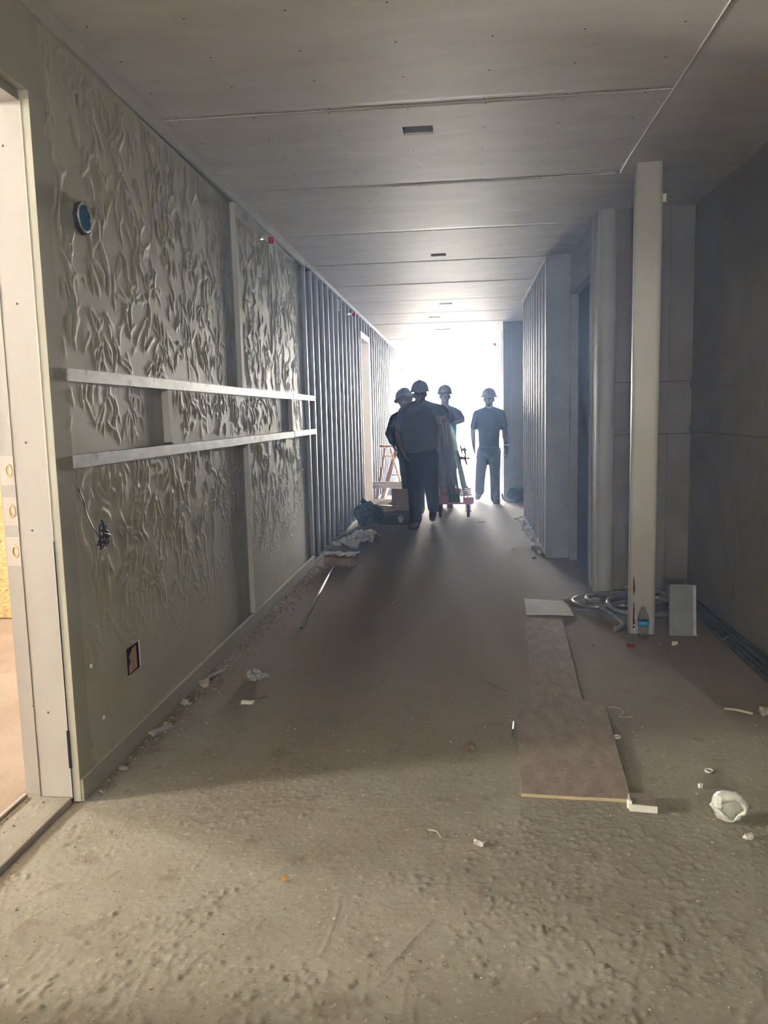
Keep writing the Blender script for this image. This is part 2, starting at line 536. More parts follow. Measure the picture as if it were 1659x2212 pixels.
def ceil_sheet(x0, x1, y0, y1, holes, taper0=True, taper1=True):
    bm = bmesh.new()
    t, dz = 0.065, 0.0038
    ys = [(y0, .0012 if taper0 else 0), (y0 + .020, 0), (y1 - t, 0), (y1, dz if taper1 else 0)]
    xs = [x0, x1]
    hh = None
    for yc in holes:
        if y0 < yc < y1:
            xc, w = holes[yc]
            hh = (xc - w / 2, xc + w / 2, yc - .062, yc + .062)
            xs = [x0, hh[0], hh[1], x1]
            ys = [ys[0], ys[1], (hh[2], 0), (hh[3], 0), ys[2], ys[3]]
    ys.sort()
    for i in range(len(xs) - 1):
        for j in range(len(ys) - 1):
            if hh and i == 1 and j == 2:
                a, b, c, d = hh
                for qi, q in enumerate((((a, c), (b, c)), ((b, c), (b, d)), ((b, d), (a, d)), ((a, d), (a, c)))):
                    v = [bm.verts.new((q[0][0], q[0][1], HC)), bm.verts.new((q[1][0], q[1][1], HC)),
                         bm.verts.new((q[1][0], q[1][1], HC + .05)), bm.verts.new((q[0][0], q[0][1], HC + .05))]
                    bm.faces.new(v).material_index = 0 if qi == 2 else 1  # shade painted in: dark sides, only the far one keeps the board colour
                v = [bm.verts.new(p) for p in ((a, c, HC + .05), (b, c, HC + .05), (b, d, HC + .05), (a, d, HC + .05))]
                bm.faces.new(v[::-1]).material_index = 1
                continue
            p = [(xs[i], ys[j]), (xs[i], ys[j + 1]), (xs[i + 1], ys[j + 1]), (xs[i + 1], ys[j])]
            bm.faces.new([bm.verts.new((a, b[0], HC + b[1])) for a, b in p])
    # side and top faces
    for yy, up in ((y0, .0012), (y1, dz)):
        z = HC + up
        v = [bm.verts.new(q) for q in ((x0, yy, z), (x1, yy, z), (x1, yy, HC + .055), (x0, yy, HC + .055))]
        bm.faces.new(v if yy == y0 else v[::-1])
    bmesh.ops.remove_doubles(bm, verts=bm.verts, dist=1e-5)
    return bm


for a, b in zip(edges, edges[1:]):
    g = 0.0 + rnd.uniform(.0015, .003)
    xr = 0.924 if b < 5.9 else (1.0 if b < 7.5 else XR + .03)
    o = obj('ceiling_sheet', ceil_sheet(XL - .03, xr, a + g, b - g, cut if b > 3 else {}), [M['gyp'], M['hole']], ceiling)
    o.location.z = rnd.uniform(-0.0015, 0.0015)
# the sheets over the alcove run the other way, their joint sagging a little
for y0, y1 in ((-4.2, 0.2), (0.2, 2.6), (2.605, 4.95), (4.955, 7.6)):
    bm = bmesh.new()
    box(bm, 0.928, XA + .02 if y1 < 7 else XA + 1.4, y0, y1, HC - .002, HC + .05)
    obj('ceiling_sheet', bm, M['gyp'], ceiling)
bm = bmesh.new()                                         # sagging joint tape along the alcove seam
tube(bm, spline([(0.926, 2.2, HC - .002), (0.928, 3.6, HC - .004), (0.925, 4.3, HC - .008), (0.93, 4.9, HC - .012)], 5), .004, 5)
obj('joint_tape', bm, M['gyp'], ceiling)
bm = bmesh.new()
bm.faces.new([bm.verts.new(p) for p in ((.89, 4.88, HC - .002), (.935, 4.86, HC - .012), (.94, 4.97, HC - .004))])
obj('joint_hole', bm, M['gyp_gap'], ceiling)  # flat dark triangle for the hole in the joint
bm = bmesh.new()                                         # screw heads in rows on every sheet
for a, b in zip(edges[4:], edges[5:]):
    n = 5
    for i in range(7):
        x = XL + .08 + i * (2.12 / 6)
        for j in range(n):
            y = a + .03 + j * (b - a - .06) / (n - 1) + rnd.uniform(-.01, .01)
            if y > 14:
                continue
            c = Vector((x + rnd.uniform(-.01, .01), y, HC - .0012))
            bm.faces.new([bm.verts.new(c + Vector((math.cos(t) * .0048, -math.sin(t) * .0048, 0))) for t in (0, 1.05, 2.1, 3.14, 4.19, 5.24)])
obj('screw_head', bm, M['hole'], ceiling, kind='stuff')

# --- left wall
wall_left = S('wall_left', boxes(
    (XL - .20, XL - .10, 2.56, 10.82, 0, HC), (XL - .20, XL - .10, 11.78, 17.6, 0, HC), (XL - .20, XL - .10, 18.6, YE, 0, HC),
    (-5.6, -5.5, 5.2, 7.2, 0, HC), (-5.6, -5.5, 8.2, YE, 0, HC), (-5.6, -5.5, 7.2, 8.2, 0, 1.25), (-5.6, -5.5, 7.2, 8.2, 1.75, HC), (-5.6, XL - .1, YE - .1, YE, 0, HC), (XL - .20, XL - .10, 10.82, 11.78, 2.5, HC), (XL - .20, XL - .10, 17.6, 18.6, 2.5, HC),
    (XL - .18, XL, -4.2, 1.50, 0, HC), (XL - .20, XL - .05, 1.50, 2.56, 2.46, HC)), M['smooth_wall'])
bm = boxes((XL - .028, XL, 2.541, 2.66, 0.005, HC), (XL - .028, XL, 1.5, 2.541, 2.417, HC), (XL - .1, XL - .03, 2.56, 7.0, 0, HC))
obj('wall_board_edge', bm, M['smooth_wall'], wall_left, label='smooth wallboard strip beside the door opening')


def wrinkled_panel(y0, y1, z0, z1, seed, amp=0.0058, tilt=0.032):
    step = 0.0065
    nu, nv = int((y1 - y0) / step), int((z1 - z0) / step)
    rs = np.random.RandomState(seed)
    H = np.zeros((nu + 1, nv + 1))
    area = (y1 - y0) * (z1 - z0)
    for _ in range(int(area * 185)):
        x, y = rs.rand() * nu, rs.rand() * nv
        a = math.pi / 2 + rs.normal(0, .38)
        L = int(8 + rs.rand() * 17)
        k_ = rs.normal(0, .05)
        A = amp * (.45 + .55 * rs.rand())
        hook = rs.rand() < .4
        pts = []
        for k in range(L):
            pts.append((x, y))
            x += math.cos(a)
            y += math.sin(a)
            a += k_ + rs.normal(0, .2)
        if hook:                                          # hook back on itself: a long closed blister
            d = 1 if rs.rand() < .5 else -1
            for k in range(6):
                a += d * .52
                x += math.cos(a) * .9
                y += math.sin(a) * .9
                pts.append((x, y))
            for k in range(int(L * .8)):
                a += rs.normal(0, .12)
                x += math.cos(a)
                y += math.sin(a)
                pts.append((x, y))
        for k, (px_, py_) in enumerate(pts):
            e = min(1, .45 + min(k, len(pts) - 1 - k) * .2)
            stamp(H, px_, py_, A * e, .68, .85)
    for _ in range(int(area * 12)):
        stamp(H, rs.rand() * nu, rs.rand() * nv, amp * .35, 2 + 3 * rs.rand(), 2 + 4 * rs.rand())
    U = np.linspace(0, 1, nu + 1)[:, None]
    V = np.linspace(0, 1, nv + 1)[None, :]
    uu, vv = U * (y1 - y0), V * (z1 - z0)
    m = np.clip(uu / .05, 0, 1) * np.clip(((y1 - y0) - uu) / .16, 0, 1) * np.clip(vv / .03, 0, 1) * np.clip(((z1 - z0) - vv) / .03, 0, 1)
    if z0 < .5:
        m = m * np.clip((vv - .1) / .9, 0.14, 1)
    H = H * m - tilt * (U ** 1.5)
    H += (smooth_noise(rs, nu + 1, nv + 1, 30) - .5) * .003 * m
    return relief_grid('wall_panel', (XL, y0, z0), (0, y1 - y0, 0), (0, 0, z1 - z0), (1, 0, 0), nu, nv, H, M['wrinkled'], wall_left)


PB = [((2.63, 4.88), (4.93, 6.97), 1.535, 2.665), ((2.64, 3.60), (3.64, 6.30), 1.24, 1.505), ((2.64, 4.94), (4.98, 6.97), 0.075, 1.205)]
sd = 10
for i, (a, b, z0, z1) in enumerate(PB):
    for (y0, y1) in (a, b) + (((6.34, 6.97),) if i == 1 else ()):
        wrinkled_panel(y0, y1, z0, z1, sd)
        sd += 1
# smooth upright edges between the panels
for y, z0, z1 in ((4.885, 1.545, 2.67), (3.605, 1.25, 1.50), (6.305, 1.25, 1.50), (4.945, 0.08, 1.20)):
    obj('panel_edge', boxes((XL - .035, XL + .002, y, y + .05, z0, z1)), M['trim_wall'], wall_left)
# straps, trims
for z0, z1 in ((1.498, 1.543), (1.192, 1.239)):
    obj('metal_strap', boxes((XL + .002, XL + .009, 2.655, 6.33, z0, z1)), M['galv'], wall_left)
    obj('metal_strap', boxes((XL + .003, XL + .010, 6.345, 7.27, z0 + .002, z1 + .002)), M['galv'], wall_left)
obj('top_trim', boxes((XL - .005, XL + .014, 2.3, 7.0, 2.668, HC - .002), (XL - .005, XL + .011, 1.5, 2.31, 2.668, HC - .002)), M['trim_wall'], wall_left)
obj('top_track', boxes((XL - .095, XL + .006, 7.0, YE - .05, 2.690, HC - .002)), M['stud'], wall_left)
bb = S('baseboard_left', boxes((XL - .01, XL + .010, 2.545, 7.0, 0.004, .085)), M['smooth_wall'])
obj('base_track', boxes((XL - .095, XL + .003, 7.02, 10.8, 0.0, .032), (XL - .095, XL + .003, 11.8, 17.6, 0, .032), (XL - .095, XL + .003, 18.6, YE - .05, 0, .032)), M['stud'], wall_left)


def stud_mesh(name, side, z0, z1, depth=.092):
    """C-shaped steel stud; its web faces the camera, flange towards the corridor (side = +1 faces +x)"""
    bm = bmesh.new()
    t = .0025
    f = .041
    for b in ((0, -depth, 0, t), (0, -t, 0, f), (-depth, -depth + t, 0, f), (-.012, 0, f - t, f)):
        xa, xb = sorted((b[0] * side, b[1] * side))
        box(bm, xa, xb, b[2], b[3], z0, z1)
    me = bpy.data.meshes.new(name)
    bm.normal_update()
    bm.to_mesh(me)
    bm.free()
    me.materials.append(M['stud'])
    return me


full = stud_mesh('stud', 1, 0.003, 2.70)
crip = stud_mesh('stud', 1, 2.512, 2.70)
y = 7.02
sp = .3048
while y < YE - .06:
    if 10.79 < y < 11.76 or 17.58 < y < 18.55:
        me = crip
    else:
        me = full
    o = obj('stud', me, None, wall_left)
    o.location = (XL, y, 0)
    y += sp
bm = boxes((XL + .0005, XL + .003, 8.86, 8.99, 2.53, 2.65))
o = obj('punched_plate', bm, M['galv'], wall_left)
bm = bmesh.new()
for j in range(6):
    for i in range(2):
        box(bm, XL + .003, XL + .0036, 8.875 + i * .06, 8.915 + i * .06, 2.538 + j * .018, 2.549 + j * .018)
obj('hole', bm, M['hole'], o)


# doors on the left
def steel_frame(name, y0, y1, ztop, lab):
    """door frame of an opening y0..y1 in the left wall, jamb faces turned to the corridor"""
    r = S(name, boxes((XL - .215, XL + .006, y1 - .002, y1 + .05, 0, ztop + .05)), M['cream'])
    r['label'] = lab
    obj('near_jamb', boxes((XL - .215, XL + .006, y0 - .05, y0, 0, ztop + .05)), M['cream'], r)
    obj('door_header', boxes((XL - .215, XL + .008, y0 - .06, y1 + .06, ztop, ztop + .09)), M['cream'], r)
    return r


steel_frame('door_2', 10.86, 11.74, 2.41, 'open doorway with cream frame in the left stud wall')
steel_frame('door_3', 17.65, 18.52, 2.41, 'farther doorway with cream frame in the left stud wall')
# near door: reveal with a rabbet, three strike cut-outs, bolt holes
d1 = S('door_1', boxes((-1.527, -1.408, 2.541, 2.60, 0.02, 2.43)), M['cream'])
d1['label'] = 'cream steel door frame of the bright side room'
obj('rabbet', boxes((-1.592, -1.527, 2.556, 2.60, 0.02, 2.43)), M['cream'], d1)
bm = bmesh.new()
tube(bm, [(-1.527, 2.543, .02), (-1.527, 2.543, 2.42)], .004, 8)
obj('stop_edge', bm, M['cream'], d1)
obj('door_header', boxes((-1.527, -1.408, 1.55, 2.541, 2.385, 2.43), (-1.592, -1.527, 1.55, 2.556, 2.40, 2.43)), M['cream'], d1)
obj('near_jamb', boxes((-1.592, -1.408, 1.47, 1.55, 0.02, 2.43)), M['cream'], d1)
obj('frame_edge', boxes((-1.410, -1.4045, 2.5385, 2.545, 0.02, 2.43)), M['trim_wall'], d1)
for z in (1.262, 1.195, 1.054, .912):
    if z == 1.262:
        continue
    bm = bmesh.new()
    box(bm, -1.587, -1.533, 2.5545, 2.5562, z - .05, z + .05)
    pl = obj('strike_plate', bm, M['sill'], d1)
    bm = bmesh.new()
    Mx = Matrix.Translation((-1.556, 2.5535, z)) @ Matrix.Rotation(math.pi / 2, 4, 'X') @ Matrix.Diagonal((1, 1.7, 1, 1))
    lathe(bm, [(.008, -.001), (.0095, .001), (.0125, .001), (.014, -.001)], 16, Mx)
    obj('glue_ring', bm, M['strike'], pl)
bm = bmesh.new()
for x, z in ((-1.478, 1.29), (-1.534, 1.262), (-1.536, .989), (-1.480, .988), (-1.476, 2.251), (-1.475, .335), (-1.538, .353), (-1.47, 1.75), (-1.535, 1.70)):
    yy = 2.5405 if x > -1.527 else 2.5555
    bm.faces.new([bm.verts.new((x + math.cos(t * math.pi / 4) * .0042, yy, z + math.sin(t * math.pi / 4) * .0042)) for t in range(8)])
obj('bolt_hole', bm, M['hole'], d1)
obj('gap', boxes((-1.4062, -1.4035, 2.5375, 2.56, .01, .95), (-1.411, -1.401, 2.5372, 2.56, .13, .27)), M['black_gap'], d1)
# sill plate with fine ribs
sl = S('trim_1', boxes((-1.575, -1.412, 1.2, 2.541, -.01, .018)), M['sill'])
sl['label'] = 'ribbed metal threshold of the side room door'
bm = bmesh.new()
for k in range(26):
    x = -1.568 + k * .0060
    box(bm, x, x + .003, 1.2, 2.535, .018, .0198)
obj('rib', bm, M['sill'], sl, kind='stuff')
obj('sill_lip', boxes((-1.592, -1.578, 1.2, 2.541, .0, .03)), M['cream'], sl)

# --- side room beyond the near door
wl = S('wall_side_room', boxes((-5.6, -1.58, 5.09, 5.2, 0, HC), (-5.6, -5.5, -4.2, .25, 0, HC), (-5.6, -5.5, 1.55, 3.2, 0, HC), (-5.6, -5.5, 4.2, 5.1, 0, HC), (-5.6, -5.5, 3.2, 4.2, 0, 1.3), (-5.6, -5.5, 3.2, 4.2, 1.70, HC), (-5.6, -5.5, 3.2, 3.55, 1.2, 1.8),
                               (-5.6, -5.5, .25, 1.55, 0, 1.25), (-5.6, -5.5, .25, 1.55, 1.75, HC), (-5.6, -5.5, .25, .98, 1.0, 2.0), (-5.6, -1.5, -4.3, -4.2, 0, HC)), M['osb'])
for k in range(3):
    obj('strand_board', boxes((-5.5 + k * 1.225, -4.283 + k * 1.225, 5.075, 5.09, 0.008, 2.43)), M['osb'], wl)
# --- behind the camera
S('wall_back', boxes((-1.5, -.85, -4.2, -4.1, 0, HC), (-.35, 3.3, -4.2, -4.1, 0, HC), (-.85, -.35, -4.2, -4.1, 0, 1.7), (-.85, -.35, -4.2, -4.1, 2.0, HC)), M['smooth_wall'])

# --- right wall of the alcove
wall_right = S('wall_right', boxes((XA + .01, XA + .12, -4.2, 5.9, 0, HC)), M['board_line'])
ys_ = [-4.2, -1.3, -.08, 1.14, 2.36, 3.58, 4.80, 5.80]
for i, (a, b) in enumerate(zip(ys_, ys_[1:])):
    obj('sheathing_board', boxes((XA, XA + .02, a + .0015, b - .0015, 0.01, 1.185)), M['board_dark'], wall_right)
    obj('sheathing_board', boxes((XA, XA + .02, a + .0015, b - .0015, 1.54, HC)), M['board_dark'], wall_right)
    obj('sheathing_board', boxes((XA, XA + .02, a + .0015 - .3 * (i > 0), b - .0015 - .3, 1.19, 1.535)), M['board_dark'], wall_right)
obj('sheathing_board', boxes((XA, XA + .02, 5.502, 5.80, 1.19, 1.535)), M['board_dark'], wall_right)
for z in (1.19, 1.49):
    obj('batten', boxes((XA - .012, XA, -1, 5.795, z, z + .048)), M['board_dark'], wall_right)
wall_alcove = S('wall_alcove', boxes((1.0, XA + .1, 5.815, 5.9, 0, HC)), M['board_line'])
for a, b in ((1.0, 1.45), (1.453, XA)):
    for z0, z1 in ((0.01, 1.17), (1.175, 1.54), (1.545, HC)):
        obj('sheathing_board', boxes((a, b, 5.80, 5.815, z0, z1)), M['board_dark'], wall_alcove)
for z in (1.175, 1.487):
    obj('batten', boxes((1.05, XA - .013, 5.788, 5.80, z, z + .05)), M['board_dark'], wall_alcove)

# --- half round post at the alcove corner
bm = bmesh.new()
prof = [(0.966, 5.86)]
for k in range(13):
    t = math.pi * k / 12
    prof.append((1.0245 - math.cos(t) * .0585, 5.81 - math.sin(t) * .045))
prof.append((1.083, 5.86))
lo = [bm.verts.new((x, y, 0)) for x, y in prof]
hi = [bm.verts.new((x, y, HC)) for x, y in prof]
for i in range(len(prof) - 1):
    f = bm.faces.new((lo[i], lo[i + 1], hi[i + 1], hi[i]))
    f.smooth = True
post = S('corner_post', bm, M['post_grey'])
post['label'] = 'half round grey painted corner post'
obj('post_strip', boxes((.955, .978, 5.80, 5.87, 0, HC - .003)), M['post_grey'], post)

# --- door in the plane beside the right corridor wall
d4 = S('door_4', boxes((.955, 1.02, 6.06, 6.15, 0, HC - .002), (.955, 1.02, 5.872, 5.93, 0, HC - .002)), M['post_grey'])
d4['label'] = 'grey steel door frame with slim sidelight strip'
obj('side_stop', boxes((.975, 1.0, 5.93, 6.06, 0, HC - .003)), M['board_dark'], d4)
for z0, z1 in ((.06, 1.17), (1.20, 1.50), (1.53, 2.40), (2.43, 2.66)):
    obj('slim_panel', boxes((.962, .975, 5.95, 6.04, z0, z1)), M['post_grey'], d4)
for z in (1.185, 1.515):
    obj('clip', boxes((.957, .97, 5.97, 6.02, z - .02, z + .02)), M['cream'], d4)
obj('far_jamb', boxes((.955, 1.02, 7.17, 7.22, 0, 2.42), (.962, 1.0, 7.225, 7.29, 0, 2.42)), M['panel_grey'], d4)
obj('door_header', boxes((.955, 1.02, 6.15, 7.29, 2.36, 2.42), (.965, 1.02, 6.15, 7.29, 2.425, 2.55), (.955, 1.02, 6.15, 7.29, 2.56, 2.60), (.968, 1.02, 6.15, 7.29, 2.61, HC)), M['panel_grey'], d4)
obj('dark_doorway_sheet', boxes((1.022, 1.06, 6.14, 7.20, 0.008, 2.37)), M['navy'], d4, label='dark navy sheet standing in for the dim room beyond the doorway')  # navy sheet painted as the shade of the room beyond
# --- right corridor wall: steel studs, a boxed end, then the farther part
wall_right_corridor = S('wall_corridor', boxes((XR + .10, XR + .3, 7.32, 10.2, 0, HC), (.70, .95, 12.45, YE, 0, HC),
                                               (1.1, 1.3, 5.9, 7.3, 0, HC), (3.3, 3.4, -4.2, YE, 0, HC), (.9, 3.4, YE - .1, YE, 0, HC), (1.3, 1.5, 10.1, 12.6, 0, HC), (XR + .1, 1.4, 10.1, 10.2, 0, HC)), M['smooth_wall'])
ep = obj('end_panel', boxes((XR - .004, .82, 7.30, 7.315, 0, HC - .005), (.822, .978, 7.302, 7.315, 0, HC - .003), (XR - .006, XR, 7.3, 7.36, 0, HC - .005)), M['panel_grey'], wall_right_corridor)
bm = bmesh.new()
for z in (.35, .9, 1.45, 2.0, 2.3):
    box(bm, .965, .972, 7.2995, 7.302, z, z + .007)
obj('screw_head', bm, M['white_plastic'], wall_right_corridor)
fullr = stud_mesh('stud', -1, 0.003, 2.70)
y = 7.40
while y < 10.2:
    o = obj('stud', fullr, None, wall_right_corridor)
    o.location = (XR, y, 0)
    y += .29
obj('top_track', boxes((XR - .003, XR + .095, 7.36, 10.2, 2.70, HC - .002)), M['stud'], wall_right_corridor)
obj('base_track', boxes((XR - .003, XR + .095, 7.36, 10.2, 0, .03)), M['stud'], wall_right_corridor)
obj('end_panel', boxes((.63, .757, 12.40, 12.42, 0, HC - .005), (.76, 1.3, 12.404, 12.42, 0, HC - .005), (.63, .64, 12.40, 12.46, 0, HC)), mat('dim_grey_steel', (.19, .19, .18), .7), wall_right_corridor)
wcol = mat('tan_board_strip', (0.13, 0.10, 0.07), .85, col2=(0.19, 0.155, 0.11), scale=3, stretch=(1, 8, .3))
y = 12.5
k = 0
while y < YE - .3:
    obj('wall_board', boxes((.672 + .006 * (k % 2), .70, y, min(y + .60, YE), 0.01, HC - .01)), wcol, wall_right_corridor)
    y += .605
    k += 1

# --- the open end, and what is outside
S('trim_2', boxes((XL - .2, .95, YE, YE + .1, HC - .015, HC + .2)), M['panel_grey'])
S('ground_outside', boxes((-30, 30, YE, 70, -.2, -.02)), M['ground'])
tp = thing('teal_post', 'slim teal post standing outside beyond the open end of the corridor', 'post', (-.205, 24, 0))
obj('shaft', boxes((-.055, .055, -.03, .03, -.02, 2.18)), M['teal'], tp)
obj('bracket', boxes((.08, .13, -.01, .01, 1.95, 2.09), (.05, .13, -.008, .008, 2.0, 2.02)), M['teal'], tp)

# --- free standing column
bm = bmesh.new()
hw, rr = .0765, .028
pr = []
for cx, cy, a0 in ((hw - rr, hw - rr, 0), (-hw + rr, hw - rr, 90), (-hw + rr, -hw + rr, 180), (hw - rr, -hw + rr, 270)):
    for k in range(6):
        a = math.radians(a0 + 18 * k)
        pr.append((cx + rr * math.cos(a), cy + rr * math.sin(a)))
lo = [bm.verts.new((x, y, 0)) for x, y in pr]
hi = [bm.verts.new((x, y, HC - .001)) for x, y in pr]
for i in range(len(pr)):
    j = (i + 1) % len(pr)
    f = bm.faces.new((lo[i], lo[j], hi[j], hi[i]))
    f.smooth = True
bm.faces.new(lo[::-1])
bm.faces.new(hi)
colm = tag(obj('steel_column', bm, M['col']), 'off-white painted square steel column with chipped red primer near its foot', 'column')
colm.location = (1.075, 4.83, 0)
colm.rotation_euler.z = math.radians(-9)


def flat_patch(pts, off, m, name, parent, **k):
    bm = bmesh.new()
    bm.faces.new([bm.verts.new((x, off, z)) for x, z in pts])
    return obj(name, bm, m, parent, **k)


for pts in ([(-.052, .36), (-.045, .33), (-.040, .27), (-.05, .235), (-.054, .28)],
            [(-.051, .19), (-.046, .20), (-.041, .15), (-.043, .1), (-.036, .06), (-.04, .03), (-.052, .025), (-.053, .1)]):
    flat_patch([(x, z) for x, z in pts], -.0772, M['primer'], 'paint_chip', colm)
for zz in (.055, .03):
    flat_patch([(-.05, zz), (-.042, zz + .006), (-.037, zz), (-.044, zz - .008)], -.0776, M['white_plastic'], 'paint_flake', colm)
bm = bmesh.new()
tube(bm, [(-.0770, -.03, .98), (-.0772, -.034, .9), (-.0772, -.033, .8), (-.0772, -.036, .7)], .0012, 4)
obj('pen_line', bm, M['blue_plastic'], colm)
obj('steel_tab', boxes((.074, .098, -.03, -.025, 2.52, 2.565)), M['col'], colm)

# --- haze volume added down the corridor to imitate veiling glare
hz = bpy.data.materials.new('glare_haze_volume')
hz.use_nodes = True
hn = hz.node_tree
hn.nodes.remove(hn.nodes['Principled BSDF'])
vs_ = hn.nodes.new('ShaderNodeVolumeScatter')
vs_.inputs['Color'].default_value = (.42, .60, 1.0, 1)
vs_.inputs['Density'].default_value = HAZE
vs_.inputs['Anisotropy'].default_value = 0.6
hn.links.new(vs_.outputs[0], hn.nodes['Material Output'].inputs['Volume'])
bm = bmesh.new()
hp = [(XL + .02, -4.0), (XA - .02, -4.0), (XA - .02, 5.78), (.94, 5.78), (.94, 7.28), (XR - .01, 7.28), (XR - .01, 10.2), (.62, 12.38), (.62, YE), (XL + .02, YE)]
lo = [bm.verts.new((x, y, .006)) for x, y in hp]
hi = [bm.verts.new((x, y, HC - .004)) for x, y in hp]
bm.faces.new(lo[::-1])
bm.faces.new(hi)
for i in range(len(hp)):
    j = (i + 1) % len(hp)
    bm.faces.new((lo[i], lo[j], hi[j], hi[i]))
hb = obj('glare_haze', bm, hz, kind='stuff')
hb['label'] = 'thin bluish haze added for veiling glare, filling the whole corridor'

# --- outlets and boxes in the left wall
bx = thing('junction_box', 'blue octagonal junction box with metal rim high in the wrinkled wall', 'electrical box', (XL + .009, 2.845, 2.092))
bm = bmesh.new()
My = Matrix.Rotation(math.pi / 2, 4, 'Y')
lathe(bm, [(.052, -.05), (.052, .004), (.060, .006), (.060, -.05)], 8, My, False)
obj('rim', bm, M['black_wire'], bx)
bm = bmesh.new()
lathe(bm, [(.045, .008), (.048, .011), (.052, .008), (.050, .0)], 24, My)
obj('metal_ring', bm, M['galv'], bx)
bm = bmesh.new()
lathe(bm, [(.0005, .002), (.051, .0025)], 8, My, False)
obj('box_back', bm, M['blue_plastic'], bx)
ob = thing('outlet_cutout', 'ragged rectangular outlet cut-out low in the near wall showing pale timber', 'outlet hole', (XL + .0022, 3.047, .372))
obj('dark_recess', boxes((-.02, -.001, -.056, .056, -.055, .056)), M['black_gap'], ob)
bm = bmesh.new()
bm.faces.new([bm.verts.new((.0006, y, z)) for y, z in ((-.05, -.05), (.03, -.045), (.028, .052), (-.01, .048), (-.045, .02), (-.032, .0), (-.05, -.02))])
obj('timber', bm, mat('pale_timber', (.6, .36, .22), .8, col2=(.5, .3, .18), scale=30, stretch=(1, 1, .2)), ob)
obj('cut_edge', boxes((-.002, .004, .056, .066, -.05, .062), (-.002, .003, -.05, .06, -.063, -.056)), M['trim_wall'], ob)
wb = thing('wire_bundle', 'tangled black wires hanging from a hole in the near wall', 'wires', (XL + .008, 2.79, .93))
rw = random.Random(7)
bm = bmesh.new()
pts = [(.02 + rw.uniform(-.012, .02), rw.uniform(-.032, .035), rw.uniform(-.055, .055)) for _ in range(26)]
tube(bm, spline(pts, 5), .0028, 5)
obj('tangle', bm, M['black_wire'], wb)
bm = bmesh.new()
tube(bm, spline([(-.005, -.115, .19), (.004, -.10, .15), (.004, -.085, .10), (.008, -.05, .04), (.015, -.02, .0)], 5), .0022, 5)
obj('lead', bm, M['black_wire'], wb)
for y_, z_ in ((2.68, .46), (2.75, .235)):
    bm = bmesh.new()
    lathe(bm, [(.0005, .003), (.008, .003), (.009, 0)], 10, Matrix.Translation((XL + .001, y_, z_)) @ My)
    obj('filler_spot', bm, M['foam'], wall_left)


# --- sprinkler heads with red caps
def sprinkler(loc, sx, lab, s=1.0):
    t = thing('sprinkler_head', lab, 'sprinkler', loc, 0 if sx > 0 else math.pi, 'capped sprinkler heads along the corridor walls')
    t.scale = (s, s, s)
    bm = bmesh.new()
    tube(bm, [(-.01, 0, 0), (.025, 0, 0)], .009, 10)
    obj('pipe_stub', bm, M['galv'], t)
    bm = bmesh.new()
    lathe(bm, [(.013, .012), (.021, .022), (.021, .07), (.017, .085)], 16, My)
    obj('clear_protector', bm, M['film'], t)
    bm = bmesh.new()
    tube(bm, [(.025, 0, 0), (.055, 0, 0)], .006, 8)
    box(bm, .05, .056, -.014, .014, -.014, .014)
    obj('deflector', bm, M['galv'], t)
    bm = bmesh.new()
    lathe(bm, [(.0005, .066), (.0225, .066), (.0225, .098), (.0245, .099), (.0245, .103), (.0005, .103)], 16, My)
    obj('cap', bm, M['red_cap'], t)
    return t


sprinkler((XL, 5.47, 2.562), 1, 'nearest capped sprinkler head, red and clear, on the wrinkled left wall')
sprinkler((XL, 9.62, 2.568), 1, 'capped sprinkler head with red end among the left metal studs')
sprinkler((.675, 14.6, 2.575), -1, 'red capped sprinkler head on the far right corridor wall')
sprinkler((.675, 19.6, 2.60), -1, 'farthest red capped sprinkler head beside the bright open end')

# ------------------------------------------------------------------ people
def rcone(bm, p1, r1, p2, r2, seg=14):
    """round-ended tapered limb"""
    p1, p2 = Vector(p1), Vector(p2)
    d = p2 - p1
    L = d.length
    u, v = frame_of(d)
    w = d.normalized()
    prof = []
    for k in range(4):
        a = -math.pi / 2 + k * math.pi / 8
        prof.append((r1 * math.cos(a) + 1e-4, r1 * math.sin(a)))
    prof += [(r1, 0), (r2, L)]
    for k in range(1, 5):
        a = k * math.pi / 8
        prof.append((r2 * math.cos(a) + 1e-4, L + r2 * math.sin(a)))
    Mx = Matrix((u, v, w)).transposed().to_4x4()
    Mx.translation = p1
    rings = lathe(bm, prof, seg, Mx)
    bm.faces.new(rings[0])
    bm.faces.new(rings[-1])


def ell(bm, c, r, rot=None, sub=3):
    Mx = Matrix.Translation(c) @ (rot.to_4x4() if rot is not None else Matrix.Identity(4)) @ Matrix.Diagonal((*r, 1))
    bmesh.ops.create_icosphere(bm, subdivisions=sub, radius=1, matrix=Mx)


def chain(bm, pts, rs_):
    for i in range(len(pts) - 1):
        rcone(bm, pts[i], rs_[i], pts[i + 1], rs_[i + 1])


def fuse(name, bm, m, parent=None, voxel=.009, smooth=4, **k):
    """joins the overlapping volumes of bm into one continuous surface"""
    me = bpy.data.meshes.new('tmp')
    bmesh.ops.recalc_face_normals(bm, faces=bm.faces)
    bm.to_mesh(me)
    bm.free()
    o = bpy.data.objects.new('tmp', me)
    COL.objects.link(o)
    r = o.modifiers.new('r', 'REMESH')
    r.mode = 'VOXEL'
    r.voxel_size = voxel
    sm = o.modifiers.new('s', 'SMOOTH')
    sm.iterations = smooth
    sm.factor = .5
    dg = bpy.context.evaluated_depsgraph_get()
    dg.update()
    out = bpy.data.meshes.new_from_object(o.evaluated_get(dg))
    bpy.data.objects.remove(o)
    bpy.data.meshes.remove(me)
    out.materials.clear()
    out.name = name
    out.polygons.foreach_set('use_smooth', [True] * len(out.polygons))
    return obj(name, out, m, parent, **k)


